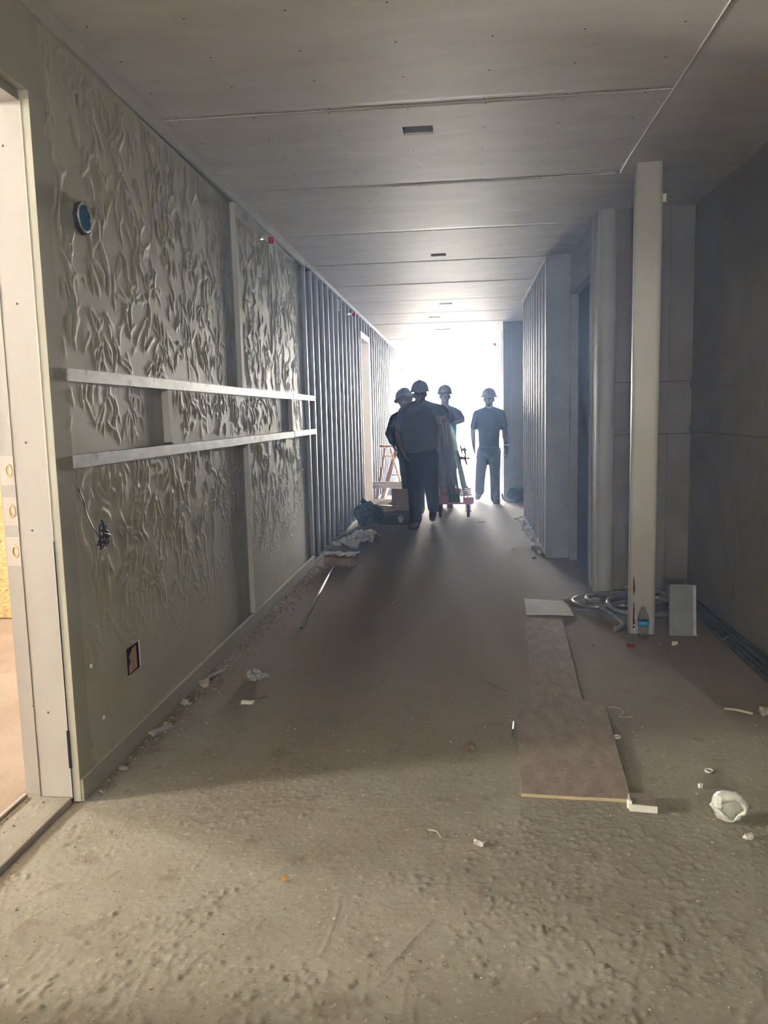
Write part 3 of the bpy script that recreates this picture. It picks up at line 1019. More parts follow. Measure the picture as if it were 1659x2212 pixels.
def hand(bm, wrist, d, nrm, curl=.5, side=1, s=1.0):
    """palm, four unequal bent fingers and a thumb from the side of the palm; d = pointing direction, nrm = palm normal"""
    d = Vector(d).normalized()
    nrm = Vector(nrm)
    nrm = (nrm - d * nrm.dot(d)).normalized()
    t = d.cross(nrm) * side
    w = Vector(wrist)
    rcone(bm, w - d * .03 * s, .026 * s, w + d * .02 * s, .027 * s)
    for k in (-1, -.33, .33, 1):
        rcone(bm, w + d * .018 * s + t * k * .016 * s, .015 * s, w + d * .088 * s + t * k * .029 * s, .0135 * s)
    for k, L in ((-1, .074), (-.33, .083), (.33, .078), (1, .062)):
        p = w + d * .088 * s + t * k * .029 * s
        a = 0
        dd = d.copy()
        for j, f in enumerate((.45, .31, .24)):
            a += curl * (.75 if j == 0 else .9)
            dd = (d * math.cos(a) + nrm * math.sin(a)).normalized()
            q = p + dd * L * f * s
            rcone(bm, p, (.0095 - .001 * j) * s, q, (.0088 - .001 * j) * s, 10)
            p = q
    p = w + d * .03 * s - t * .026 * s
    q = p + (d * .6 - t * .75 + nrm * .35).normalized() * .038 * s
    rcone(bm, p, .015 * s, q, .0115 * s)
    rcone(bm, q, .0115 * s, q + (d * .85 - t * .2 + nrm * .45).normalized() * .034 * s, .009 * s)


def hard_hat(parent, c, face, tiltv, m, r=.118, brim='peak'):
    """c = centre of the hat's rim, face = direction the wearer looks"""
    f = Vector(face).normalized()
    up = Vector(tiltv).normalized()
    f = (f - up * f.dot(up)).normalized()
    sd = f.cross(up).normalized()
    Mx = Matrix((sd, f, up)).transposed().to_4x4()
    Mx.translation = Vector(c)
    bm = bmesh.new()
    prof = [(r * 1.0, 0)]
    for k in range(1, 9):
        a = k * math.pi / 2 / 8
        prof.append((max(.0015, r * math.cos(a) ** .8), .125 * math.sin(a)))
    S_ = Matrix.Diagonal((1, 1.16, 1, 1))
    rings = lathe(bm, prof, 28, Mx @ S_)
    bm.faces.new(rings[-1])
    dome_in = [(r * .96, 0)] + [(max(.001, (r - .006) * math.cos(k * math.pi / 12) ** .8), .117 * math.sin(k * math.pi / 12)) for k in range(1, 6)]
    inn = lathe(bm, dome_in, 28, Mx @ S_)
    bm.faces.new(inn[-1])
    for k in range(28):
        bm.faces.new((rings[0][k], rings[0][(k + 1) % 28], inn[0][(k + 1) % 28], inn[0][k]))
    hat = obj('hard_hat', bm, m, parent)
    bm = bmesh.new()                                     # ridge along the crown
    pts = [Mx @ Vector((0, math.cos(a) * r * 1.12, .123 * math.sin(a) + .003)) for a in [math.radians(15 + 12.5 * i) for i in range(13)]]
    tube(bm, pts, [.006] + [.011] * 11 + [.006], 8)
    obj('crown_ridge', bm, m, hat)
    bm = bmesh.new()
    n = 32
    o1, o2, i1 = [], [], []
    for k in range(n):
        a = 2 * math.pi * k / n
        fwd = max(0, math.sin(a))
        w = (.030 + .022 * fwd) if brim == 'full' else (.004 + .034 * fwd ** 1.5)
        bx_, by_ = math.cos(a) * (r - .002), math.sin(a) * (r - .002) * 1.16
        ox, oy = math.cos(a) * (r + w), math.sin(a) * (r * 1.16 + w)
        dz = -.008 - .012 * fwd
        i1.append(bm.verts.new(Mx @ Vector((bx_, by_, .008))))
        o1.append(bm.verts.new(Mx @ Vector((ox, oy, dz))))
        o2.append(bm.verts.new(Mx @ Vector((ox, oy, dz - .004))))
    i2 = [bm.verts.new(v.co - Vector((0, 0, .010))) for v in i1]
    for k in range(n):
        j = (k + 1) % n
        for a_, b_ in ((i1, o1), (o1, o2), (o2, i2)):
            bm.faces.new((a_[k], a_[j], b_[j], b_[k])).smooth = True
    obj('brim', bm, m, hat)
    return hat


def person(label, J, mats, face=(0, -1, 0), hat=None, belly=0.0, long_sleeve=False, gloves=(False, False), build=1.0,
           curl=(.45, .45), hands=None, hem=.82, hat_up=(0, 0, 1), brim='peak'):
    """J: joints in world space. Trunk, neck, head, arms, hands and legs are one continuous skin surface; clothes lie over it."""
    face = Vector(face).normalized()
    hd, nk = J['head'], J['neck']
    sl, sr, hl, hr = J['sl'], J['sr'], J['hl'], J['hr']
    hip, chest = (hl + hr) / 2, (sl + sr) / 2
    side = (sr - sl).normalized()
    b = build
    bm = bmesh.new()
    # head
    R3 = Matrix((side, face.cross(side).cross(side).normalized() if False else face, Vector((0, 0, 1)))).transposed()
    ell(bm, hd + Vector((0, 0, .015)) - face * .008, (.074, .094, .105), R3)
    ell(bm, hd + face * .022 - Vector((0, 0, .055)), (.054, .064, .062), R3)
    rcone(bm, hd + face * .088 + Vector((0, 0, .012)), .010, hd + face * .108 - Vector((0, 0, .022)), .014)
    rcone(bm, hd + face * .082 + side * .03 + Vector((0, 0, .028)), .012, hd + face * .082 - side * .03 + Vector((0, 0, .028)), .012)
    rcone(bm, hd + face * .080 + side * .018 - Vector((0, 0, .056)), .010, hd + face * .080 - side * .018 - Vector((0, 0, .056)), .010)
    ell(bm, hd + face * .078 - Vector((0, 0, .092)), (.024, .020, .018), R3)
    for s_ in (-1, 1):
        ell(bm, hd + side * .077 * s_ - face * .004 - Vector((0, 0, .004)), (.012, .022, .033), R3, 2)
    rcone(bm, hd - Vector((0, 0, .05)) - face * .02, .060 * b ** .5, nk - Vector((0, 0, .02)), .066 * b ** .5)
    # trunk
    def trunk(bm2, g, tmax=1.0):
        key = ((0.0, .155, .105), (.18, .165, .115), (.38, .165 + belly * .25, .12 + belly * .5), (.58, .158 + belly * .3, .118 + belly * .9),
               (.78, .152 + belly * .3, .115 + belly * .8), (1.0, .158 + belly * .15, .12 + belly * .3))
        n_ = 15
        for i in range(n_ + 1):
            t = i / n_ * tmax
            hw_ = float(np.interp(t, [k[0] for k in key], [k[1] for k in key]))
            dp = float(np.interp(t, [k[0] for k in key], [k[2] for k in key]))
            c = chest.lerp(hip, t) + face * (belly * .45 * math.sin(math.pi * min(1, t * .9)) ** 1.5)
            if t == 0:
                c = c - Vector((0, 0, .02))
            hv = .105 if tmax > .95 else min(.105, .055 + .25 * (tmax - t))
            ell(bm2, c, (hw_ * b + g, dp * b ** .7 + g, hv + g), R3)
        rcone(bm2, nk, .06 * b, sl, .062 * b + g)
        rcone(bm2, nk, .06 * b, sr, .062 * b + g)
    trunk(bm, -.022 - belly * .45)
    for s_, k_ in ((J['sl'], 'l'), (J['sr'], 'r')):
        e, w = J['e' + k_], J['w' + k_]
        chain(bm, [s_, e], [.054 * b, .041 * b])
        m1 = e.lerp(w, .35)
        chain(bm, [e, m1, w], [.042 * b, .043 * b, .028 * b ** .5])
    for s_, k_ in ((hl, 'l'), (hr, 'r')):
        kn, an = J['k' + k_], J['a' + k_]
        chain(bm, [s_, kn], [.082 * b, .058 * b ** .7])
        m1 = kn.lerp(an, .3)
        chain(bm, [kn, m1, an], [.056 * b ** .7, .058 * b ** .7, .040])
    H = hands or {}
    for i, k_ in enumerate('lr'):
        if not gloves[i]:
            w, e = J['w' + k_], J['e' + k_]
            d, nm = H.get(k_, ((w - e).normalized(), side if k_ == 'l' else -side))
            hand(bm, w, d, nm, curl[i], 1 if k_ == 'l' else -1)
    root = fuse('person', bm, mats['skin'], None, voxel=.0085, smooth=3)
    root['label'], root['category'] = label, 'person'
    # eyes
    for s_ in (-1, 1):
        bm = bmesh.new()
        ell(bm, hd + face * .083 + side * .031 * s_ + Vector((0, 0, .010)), (.010, .008, .006), R3, 2)
        obj('eye', bm, M['eye'], root)
    # shirt
    bm = bmesh.new()
    trunk(bm, .004, hem)
    for k_ in 'lr':
        s_, e, w = J['s' + k_], J['e' + k_], J['w' + k_]
        if long_sleeve:
            chain(bm, [s_, e, w.lerp(e, .06)], [.068 * b, .056 * b, .042])
        else:
            chain(bm, [s_, s_.lerp(e, .72)], [.070 * b, .062 * b])
    o = fuse('jacket' if long_sleeve else 'shirt', bm, mats['shirt'], root, voxel=.012, smooth=4)
    # trousers
    bm = bmesh.new()
    ell(bm, hip + Vector((0, 0, -.01)), (.168 * b, .125 * b, .12), R3)
    ell(bm, chest.lerp(hip, .96) + face * belly * .25, ((.154 + belly * .22) * b + .004, (.118 + belly * .45) * b ** .7 + .004, .095), R3)
    for s_, k_ in ((hl, 'l'), (hr, 'r')):
        kn, an = J['k' + k_], J['a' + k_]
        chain(bm, [s_, kn, kn.lerp(an, .55), an.lerp(kn, .04)], [.100 * b, .078 * b ** .7, .072 * b ** .5, .072])
    o = fuse('trousers', bm, mats['trousers'], root, voxel=.012, smooth=3)
    # boots
    for k_ in 'lr':
        an, to = J['a' + k_], J['t' + k_]
        bm = bmesh.new()
        d = (to - an)
        fl_ = Vector((d.x, d.y, d.z)).normalized()
        heel = an - Vector((0, 0, .045)) - fl_ * .03 if J.get('flat' + k_, True) else an - fl_ * .02 + Vector((0, .03, -.01))
        rcone(bm, an + Vector((0, 0, .05)), .05, an - Vector((0, 0, .01)), .047)
        if J.get('flat' + k_, True):
            hz_ = Vector((an.x, an.y, .045)) - Vector((d.x, d.y, 0)).normalized() * .03
            tz = Vector((to.x, to.y, .04))
            chain(bm, [an - Vector((0, 0, .01)), hz_], [.047, .043])
            chain(bm, [hz_, tz], [.043, .040])
            sw = Vector((-d.y, d.x, 0)).normalized()
            chain(bm, [tz - sw * .018 - fl_ * .05, tz - sw * .012], [.036, .034])
            chain(bm, [tz + sw * .018 - fl_ * .05, tz + sw * .012], [.036, .034])
        else:
            chain(bm, [heel, to], [.042, .042])
            chain(bm, [an, an.lerp(to, .6), to], [.048, .050, .043])
        bt = fuse('boot', bm, mats['boot'], root, voxel=.008, smooth=3)
        if J.get('flat' + k_, True):
            bm = bmesh.new()
            base = [tz, hz_]
            M5 = Matrix.Translation(((tz + hz_) / 2).to_2d().to_3d()) @ Matrix.Rotation(math.atan2(d.y, d.x), 4, 'Z') @ Matrix.Diagonal(((tz - hz_).length / 2 + .045, .05, 1, 1))
            rg = lathe(bm, [(1, .003), (1, .016)], 20, M5)
            bm.faces.new(rg[0])
            bm.faces.new(rg[-1])
            obj('sole', bm, M['rubber'], bt)
    for i, k_ in enumerate('lr'):
        if gloves[i]:
            w, e = J['w' + k_], J['e' + k_]
            d, nm = H.get(k_, ((w - e).normalized(), side if k_ == 'l' else -side))
            bm = bmesh.new()
            hand(bm, w, d, nm, curl[i], 1 if k_ == 'l' else -1, 1.08)
            rcone(bm, w - Vector(d).normalized() * .06, .038, w, .034)
            fuse('glove', bm, M['glove'], root, voxel=.0075, smooth=2)
    if hat:
        hard_hat(root, hd + Vector(hat_up).normalized() * .048 - face * .004, face, hat_up, hat, .108, brim)
    return root


def mirror_y(p, Y):
    return at(p[0], p[1], Y)


G = 9.36
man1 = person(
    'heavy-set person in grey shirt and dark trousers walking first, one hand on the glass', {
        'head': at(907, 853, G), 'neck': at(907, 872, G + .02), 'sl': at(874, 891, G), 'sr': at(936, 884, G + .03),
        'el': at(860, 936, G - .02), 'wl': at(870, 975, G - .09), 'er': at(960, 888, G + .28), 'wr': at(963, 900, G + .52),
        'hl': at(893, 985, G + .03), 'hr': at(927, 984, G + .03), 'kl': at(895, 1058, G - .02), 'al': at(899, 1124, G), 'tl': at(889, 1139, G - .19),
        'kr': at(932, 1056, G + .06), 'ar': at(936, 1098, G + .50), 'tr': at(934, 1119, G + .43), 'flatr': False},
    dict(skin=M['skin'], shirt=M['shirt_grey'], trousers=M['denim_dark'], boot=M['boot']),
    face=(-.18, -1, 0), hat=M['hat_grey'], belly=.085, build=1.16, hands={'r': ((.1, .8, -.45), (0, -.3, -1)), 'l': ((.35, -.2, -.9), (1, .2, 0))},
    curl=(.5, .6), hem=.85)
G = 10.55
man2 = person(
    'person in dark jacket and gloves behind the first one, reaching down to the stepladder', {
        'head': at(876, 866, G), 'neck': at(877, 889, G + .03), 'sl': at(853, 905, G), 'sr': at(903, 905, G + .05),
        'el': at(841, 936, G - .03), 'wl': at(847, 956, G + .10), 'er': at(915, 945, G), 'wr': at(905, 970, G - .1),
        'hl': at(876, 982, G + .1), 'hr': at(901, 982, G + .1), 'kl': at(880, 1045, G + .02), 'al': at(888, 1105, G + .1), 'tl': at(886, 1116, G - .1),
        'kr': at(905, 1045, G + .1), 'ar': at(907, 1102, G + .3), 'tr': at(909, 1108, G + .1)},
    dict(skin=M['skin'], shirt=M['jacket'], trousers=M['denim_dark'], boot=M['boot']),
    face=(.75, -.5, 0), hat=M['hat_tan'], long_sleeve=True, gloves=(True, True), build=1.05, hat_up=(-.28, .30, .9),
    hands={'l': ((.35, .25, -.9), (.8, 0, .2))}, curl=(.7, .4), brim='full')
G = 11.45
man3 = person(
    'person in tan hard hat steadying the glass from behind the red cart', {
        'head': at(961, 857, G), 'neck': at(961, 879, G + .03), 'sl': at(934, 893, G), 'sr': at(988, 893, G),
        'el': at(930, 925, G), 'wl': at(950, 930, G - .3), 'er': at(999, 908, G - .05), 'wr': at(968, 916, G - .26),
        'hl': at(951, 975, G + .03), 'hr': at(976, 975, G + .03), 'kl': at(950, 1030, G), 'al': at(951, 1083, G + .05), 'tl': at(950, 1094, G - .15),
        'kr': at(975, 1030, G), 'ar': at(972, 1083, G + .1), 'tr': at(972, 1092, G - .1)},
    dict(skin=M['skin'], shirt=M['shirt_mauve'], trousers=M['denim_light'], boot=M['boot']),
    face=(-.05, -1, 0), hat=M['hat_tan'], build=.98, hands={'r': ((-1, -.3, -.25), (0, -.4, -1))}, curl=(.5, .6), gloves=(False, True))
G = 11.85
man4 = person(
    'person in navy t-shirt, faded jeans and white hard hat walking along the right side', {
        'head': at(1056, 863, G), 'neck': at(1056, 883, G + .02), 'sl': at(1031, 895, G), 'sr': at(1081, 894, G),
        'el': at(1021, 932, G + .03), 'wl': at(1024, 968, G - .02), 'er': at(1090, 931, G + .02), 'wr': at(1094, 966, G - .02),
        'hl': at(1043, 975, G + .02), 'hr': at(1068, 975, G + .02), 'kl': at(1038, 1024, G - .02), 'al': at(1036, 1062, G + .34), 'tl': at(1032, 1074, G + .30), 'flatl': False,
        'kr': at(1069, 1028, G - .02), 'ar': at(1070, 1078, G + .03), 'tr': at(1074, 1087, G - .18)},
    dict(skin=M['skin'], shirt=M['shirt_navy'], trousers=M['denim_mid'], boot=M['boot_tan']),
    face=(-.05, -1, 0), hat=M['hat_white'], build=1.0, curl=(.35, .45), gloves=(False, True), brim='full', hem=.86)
bm = bmesh.new()
w_ = at(1094, 961, 11.83)
tube(bm, [w_ + Vector((math.cos(a) * .036, math.sin(a) * .036, 0)) for a in [k * math.pi / 6 for k in range(13)]], .007, 6)
obj('wristwatch', bm, M['silver_strap'], man4)

# ------------------------------------------------------------------ the cart and the glass
ct = thing('platform_cart', 'low red platform cart carrying the glass sheets', 'cart', (-.105, 10.14, 0), math.radians(.8))
obj('deck', boxes((-.215, .215, 0, 1.08, .185, .21)), M['cart_red'], ct)
obj('deck_rim', boxes((-.225, -.10, -.012, 0.0, .19, .295), (.095, .225, -.012, 0.0, .19, .275), (-.225, .225, 1.08, 1.092, .19, .29), (-.232, -.217, -.012, 1.092, .19, .295), (.217, .232, -.012, 1.092, .19, .275)), M['cart_red'], ct)
for x in (-.20, .165):
    for y in (.07, .98):
        bm = bmesh.new()
        lathe(bm, [(.02, -.018), (.078, -.018), (.085, -.010), (.085, .010), (.078, .018), (.02, .018)], 22, Matrix.Translation((x, y, .087)) @ Matrix.Rotation(math.pi / 2, 4, 'Y'), close=True)
        wl_ = obj('wheel', bm, M['rubber'], ct)
        bm = bmesh.new()
        box(bm, x - .032, x - .024, y - .02, y + .03, .08, .18)
        box(bm, x + .024, x + .032, y - .02, y + .03, .08, .18)
        box(bm, x - .04, x + .04, y - .035, y + .045, .175, .185)
        tube(bm, [(x - .04, y, .087), (x + .04, y, .087)], .009, 8)
        obj('wheel_fork', bm, M['cart_red'], ct)
bm = bmesh.new()
tube(bm, [(-.20, .99, .21), (-.14, .99, 1.2)], .016, 6)
tube(bm, [(-.20, 1.06, .21), (-.14, 1.0, 1.2)], .012, 6)
obj('upright_frame', bm, M['cart_red'], ct)
GL = ['leftmost', 'second from the left', 'third from the left', 'rightmost']
a0, a1 = at(969, 1086, 10.11), at(943, 897, 10.11)
lean = (a1 - a0)
ln = Vector((lean.x, 0, lean.z))
wdir = Vector((ln.z, 0, -ln.x)).normalized()            # across the stack
ydir = Vector((-.019, 1, 0)).normalized()
for i in range(4):
    bm = bmesh.new()
    base = a0 + wdir * (.0415 * i)
    base.z = .213
    top = base + ln * (1.0 - .015 * (i % 2))
    th = wdir * .0315
    q = []
    for yy in (0, .95):
        for p in (base, base + th, top + th, top):
            q.append(bm.verts.new(p + ydir * yy))
    for f in ((0, 1, 2, 3), (7, 6, 5, 4), (0, 4, 5, 1), (1, 5, 6, 2), (2, 6, 7, 3), (3, 7, 4, 0)):
        bm.faces.new([q[k] for k in f])
    gp = obj('glass_sheet', bm, M['glass_dark'])
    tag(gp, GL[i] + ' of four tall dark glass sheets leaning on the cart', 'glass', 'glass sheets on the cart')
g = tag(obj('glass_sheet', (lambda b_: ([b_.faces.new([b_.verts.new(p) for p in q_]) for q_ in (
    (at(965, 905, 10.16), at(1001, 1074, 10.16), at(1011, 1066, 10.9), at(981, 930, 10.9)),
    (at(967, 905, 10.16), at(981.5, 930, 10.9), at(1012, 1066, 10.9), at(1003, 1074, 10.16)),
    (at(965, 905, 10.16), at(967, 905, 10.16), at(1003, 1074, 10.16), at(1001, 1074, 10.16)))], b_)[1])(bmesh.new()), M['green_film']),
    'pale green backed glass pane splayed to the right of the dark bundle', 'glass')


def suction(c, r, lab, hx):
    t = thing('suction_lifter', lab, 'suction cup', c, 0, 'suction lifters on the glass')
    bm = bmesh.new()
    R_ = Matrix.Rotation(math.radians(75), 4, 'Y')
    lathe(bm, [(.001, 0), (r, 0), (r, .012), (r * .5, .03), (.001, .032)], 20, R_)
    obj('cup', bm, M['rubber'], t)
    bm = bmesh.new()
    tube(bm, spline([(.02, 0, .0), (.06, -.01, -.01), (hx, -.01, -.012)], 4), [.022] * 6 + [.017] * 3, 10)
    tube(bm, [(hx * .65, -.01, .06), (hx * .55, -.01, 0), (hx * .75, -.01, -.10)], [.014, .022, .012], 8)
    obj('handle', bm, M['rubber'], t)


suction(at(990, 988, 10.3), .095, 'lower dark suction lifter clamped to the pale green pane', .15)
suction(at(994, 970, 10.7), .07, 'upper dark suction lifter clamped to the pale green pane', .10)
for i in range(4):
    c = at(1008, 1056 + i * 4.2, 10.25)
    o = obj('spacer_bar', boxes((-.075, .06, -.02, .02, -.006, .006)), M['rubber'])
    o.location = c
    o.rotation_euler = (0, -.12, 0)
    tag(o, ('topmost', 'second from the top', 'third from the top', 'lowest')[i] + ' of the thin dark spacer bars on the cart', 'bar', 'spacer bars on the cart')
obj('stake', boxes((.15, .165, .02, .035, .25, .42)), M['cart_red'], ct)

# ------------------------------------------------------------------ stepladder
ld = thing('stepladder', 'short orange wooden stepladder standing by the left stud wall', 'ladder', (0, 0, 0))


def beam(bm, a, b_, w, d):
    a, b_ = Vector(a), Vector(b_)
    u, v = frame_of(b_ - a)
    q = []
    for p in (a, b_):
        for s1, s2 in ((-1, -1), (1, -1), (1, 1), (-1, 1)):
            q.append(bm.verts.new(p + u * w * s1 / 2 + v * d * s2 / 2))
    for f in ((3, 2, 1, 0), (4, 5, 6, 7), (0, 1, 5, 4), (1, 2, 6, 5), (2, 3, 7, 6), (3, 0, 4, 7)):
        bm.faces.new([q[k] for k in f])


def leg(a, b_, w=.05, m='ladder', nm='leg'):
    bm = bmesh.new()
    beam(bm, a, b_, w, .028)
    return obj(nm, bm, M[m], ld)


tl, tr_ = at(832, 968, 11.95), at(843, 968, 11.95)
bl = at(801, 1087, 11.85)
bl.z = .01
bl.x = max(bl.x, XL + .05)
br = at(878, 1086, 11.85)
br.z = .01
leg(tl, bl)
leg(tr_, br)
rl, rr_ = at(858, 966, 12.15), at(864, 966, 12.15)
b3 = at(820, 1076, 12.75)
b3.z = .01
b3.x = max(b3.x, XL + .05)
b4 = at(888, 1076, 12.75)
b4.z = .01
leg(rl, b3)
leg(rr_, b4)
bm = bmesh.new()
beam(bm, at(804, 1048, 11.86), at(870, 1047, 11.86), .035, .10)
bmesh.ops.scale(bm, verts=bm.verts, vec=(1, 1, 1))
obj('step', bm, M['ladder_step'], ld)
for p, q in (((805, 1047), (869, 1047)), ):
    bm = bmesh.new()
    beam(bm, at(*p, 11.84) - Vector((0, 0, .0)), at(*q, 11.84), .095, .02)
    obj('step_apron', bm, M['ladder_step'], ld)
bm = bmesh.new()
beam(bm, at(828, 985, 11.95), at(847, 985, 11.95), .05, .02)
obj('top_brace', bm, M['ladder'], ld)
bm = bmesh.new()
beam(bm, at(840, 1025, 12.5), at(872, 1026, 12.5), .07, .02)
obj('rear_brace', bm, M['ladder'], ld)
c = (tl + rl) / 2
bm = bmesh.new()
p0, p1 = at(826, 964, 11.9), at(862, 963, 12.1)
beam(bm, p0, p1, .16, .035)
obj('top_cap', bm, M['ladder'], ld)

# ------------------------------------------------------------------ things heaped on the left
tc_ = thing('tool_case', 'dark plastic tool case with a grey oval sticker on the floor', 'case', (-.86, 9.72, 0), math.radians(12))
bm = boxes((-.30, .30, -.12, .14, .0, .17))
bmesh.ops.bevel(bm, geom=bm.edges[:], offset=.015, segments=2)
obj('shell', bm, M['toolbox'], tc_)
obj('lid_rim', boxes((-.305, .305, -.125, .145, .105, .118)), M['toolbox'], tc_)
for x in (-.06, .16):
    obj('latch', boxes((x, x + .04, -.135, -.12, .08, .13)), M['rubber'], tc_)
bm = bmesh.new()
rg = lathe(bm, [(.034, 0), (.034, .002)], 20, Matrix.Translation((.055, -.1205, .075)) @ Matrix.Rotation(math.pi / 2, 4, 'X') @ Matrix.Diagonal((1, 1.5, 1, 1)))
bm.faces.new(rg[-1])
obj('sticker', bm, M['label_grey'], tc_)
cb = thing('cardboard_box', 'flattened open brown cardboard box lying on the dark tool case', 'box', (-.87, 9.80, .176), math.radians(12))
bm = bmesh.new()


def card(bm, pts, t=.005):
    p = [Vector(q) for q in pts]
    n = (p[1] - p[0]).cross(p[2] - p[0]).normalized() * t
    a = [bm.verts.new(q) for q in p]
    b_ = [bm.verts.new(q + n) for q in p]
    bm.faces.new(a[::-1])
    bm.faces.new(b_)
    for i in range(len(p)):
        j = (i + 1) % len(p)
        bm.faces.new((a[i], a[j], b_[j], b_[i]))


card(bm, [(-.30, -.16, 0), (.26, -.14, 0), (.26, .2, 0), (-.30, .2, 0)])
card(bm, [(-.30, -.17, 0), (.26, -.15, 0), (.26, -.165, .075), (.02, -.18, .05), (-.30, -.17, .085)])
card(bm, [(-.30, -.17, 0), (-.30, .2, 0), (-.30, .2, .09), (-.30, -.17, .085)])
obj('tray', bm, M['card'], cb)
bm = bmesh.new()
card(bm, [(-.02, .10, .02), (.22, .10, .02), (.22, .13, .235), (-.02, .13, .245)])
obj('raised_flap', bm, M['card'], cb)
bm = bmesh.new()
card(bm, [(-.30, -.17, .085), (.0, -.175, .06), (-.02, .18, .10), (-.32, .2, .11)])
obj('folded_flap', bm, M['card_in'], cb)
bm = bmesh.new()
card(bm, [(-.26, -.178, .01), (.0, -.182, .02), (-.13, -.20, -.10)])
obj('hanging_flap', bm, M['card_in'], cb)
bb_ = thing('bin_bag', 'full black bin bag slumped against the left stud wall', 'bag', (-1.165, 9.62, 0))
bm = bmesh.new()
bmesh.ops.create_icosphere(bm, subdivisions=5, radius=1)
for v in bm.verts:
    v.co = Vector((v.co.x * .185, v.co.y * .17, (v.co.z * .5 + .5) * .29 if v.co.z > -.6 else .055 * (v.co.z + 1.0)))
wrinkle(bm, .045, 6, 1)
wrinkle(bm, .018, 22, 2)
wrinkle(bm, .007, 60, 3)
for v in bm.verts:
    v.co.z = max(v.co.z, .004)
    v.co.x = max(v.co.x, -.205)
for f in bm.faces:
    f.smooth = True
obj('body', bm, M['black_bag'], bb_)
bm = bmesh.new()
tube(bm, spline([(-.06, 0, .27), (-.09, -.03, .30), (-.06, -.05, .31), (-.04, -.02, .29)], 4), .018, 8)
wrinkle(bm, .02, 25, 5)
obj('tied_neck', bm, M['black_bag'], bb_)

# crumpled white plastic sheet
bm = bmesh.new()
bmesh.ops.create_grid(bm, x_segments=60, y_segments=44, size=1)
for v in bm.verts:
    r_ = min(1, v.co.length)
    v.co = Vector((v.co.x * .15, v.co.y * .33, 0.02 + .085 * max(0, 1 - r_ ** 2)))
wrinkle(bm, .075, 7, 4)
wrinkle(bm, .03, 20, 5)
wrinkle(bm, .012, 55, 6)
for v in bm.verts:
    v.co.z = max(.003, v.co.z * 1.15)
for f in bm.faces:
    f.smooth = True
o = tag(obj('plastic_sheet', bm, M['bag_white']), 'crumpled white plastic sheeting lying between the carton and the bin bag', 'plastic sheet')
o.location = (-1.11, 8.2, 0)
o.rotation_euler.z = -.35
# small carton
cx_ = thing('carton', 'small open brown carton with white lining on the steel pipe', 'box', (-1.12, 6.95, 0.006), math.radians(-12))
bm = bmesh.new()
box(bm, -.13, .13, -.075, -.07, 0.0, .085)
box(bm, -.13, .13, .07, .075, 0.0, .10)
box(bm, -.13, -.125, -.07, .07, 0.0, .10)
box(bm, .125, .13, -.07, .07, 0.0, .08)
box(bm, -.13, .13, -.075, .075, 0.0, .004)
obj('body', bm, M['card'], cx_)
bm = bmesh.new()
card(bm, [(-.13, -.075, .085), (.13, -.075, .085), (.14, -.115, .02), (-.12, -.12, .045)])
card(bm, [(.13, -.07, .08), (.13, .07, .08), (.185, .07, .035), (.18, -.07, .03)])
obj('flap', bm, M['card'], cx_)
bm = bmesh.new()
bmesh.ops.create_grid(bm, x_segments=24, y_segments=16, size=1, matrix=Matrix.Translation((-.01, .02, .105)) @ Matrix.Diagonal((.15, .085, 1, 1)))
wrinkle(bm, .03, 14, 8)
wrinkle(bm, .015, 40, 9)
for f in bm.faces:
    f.smooth = True
obj('lining', bm, M['bag_white'], cx_)
bm = bmesh.new()
a, b_ = Vector((-1.045, 4.803, .014)), Vector((-1.172, 6.88, .014))
n = 14
d_ = (b_ - a)
u, v_ = frame_of(d_)
outer = []
inner = []
for p in (a, b_):
    outer.append([bm.verts.new(p + (u * math.cos(2 * math.pi * k / n) + v_ * math.sin(2 * math.pi * k / n)) * .013) for k in range(n)])
    inner.append([bm.verts.new(p + (u * math.cos(2 * math.pi * k / n) + v_ * math.sin(2 * math.pi * k / n)) * .0105) for k in range(n)])
for k in range(n):
    j = (k + 1) % n
    bm.faces.new((outer[0][k], outer[0][j], outer[1][j], outer[1][k])).smooth = True
    fi = bm.faces.new((inner[0][j], inner[0][k], inner[1][k], inner[1][j]))
    fi.smooth = True
    fi.material_index = 1  # bore coloured dark to paint in its shade
    bm.faces.new((outer[0][j], outer[0][k], inner[0][k], inner[0][j]))
    bm.faces.new((outer[1][k], outer[1][j], inner[1][j], inner[1][k]))
tag(obj('steel_pipe', bm, [M['pipe_bright'], M['hole']]), 'long bright steel pipe lying on the floor by the left wall', 'pipe')
bm = bmesh.new()
card(bm, [(-1.33, 10.95, .002), (-.93, 10.6, .002), (-.70, 12.9, .002), (-1.2, 13.6, .002)], .003)
tag(obj('white_board_sheet', bm, mat('white_sheet', (.80, .80, .80), .7, col2=(.72, .72, .74), scale=9)), 'white sheet lying on the floor under the stepladder', 'sheet')
bm = bmesh.new()
card(bm, [(-1.30, 13.2, .003), (-1.12, 13.0, .003), (-1.08, 13.5, .12), (-1.28, 13.6, .10)], .004)
tag(obj('cardboard_flap', bm, M['card']), 'loose brown cardboard piece propped behind the stepladder', 'cardboard')

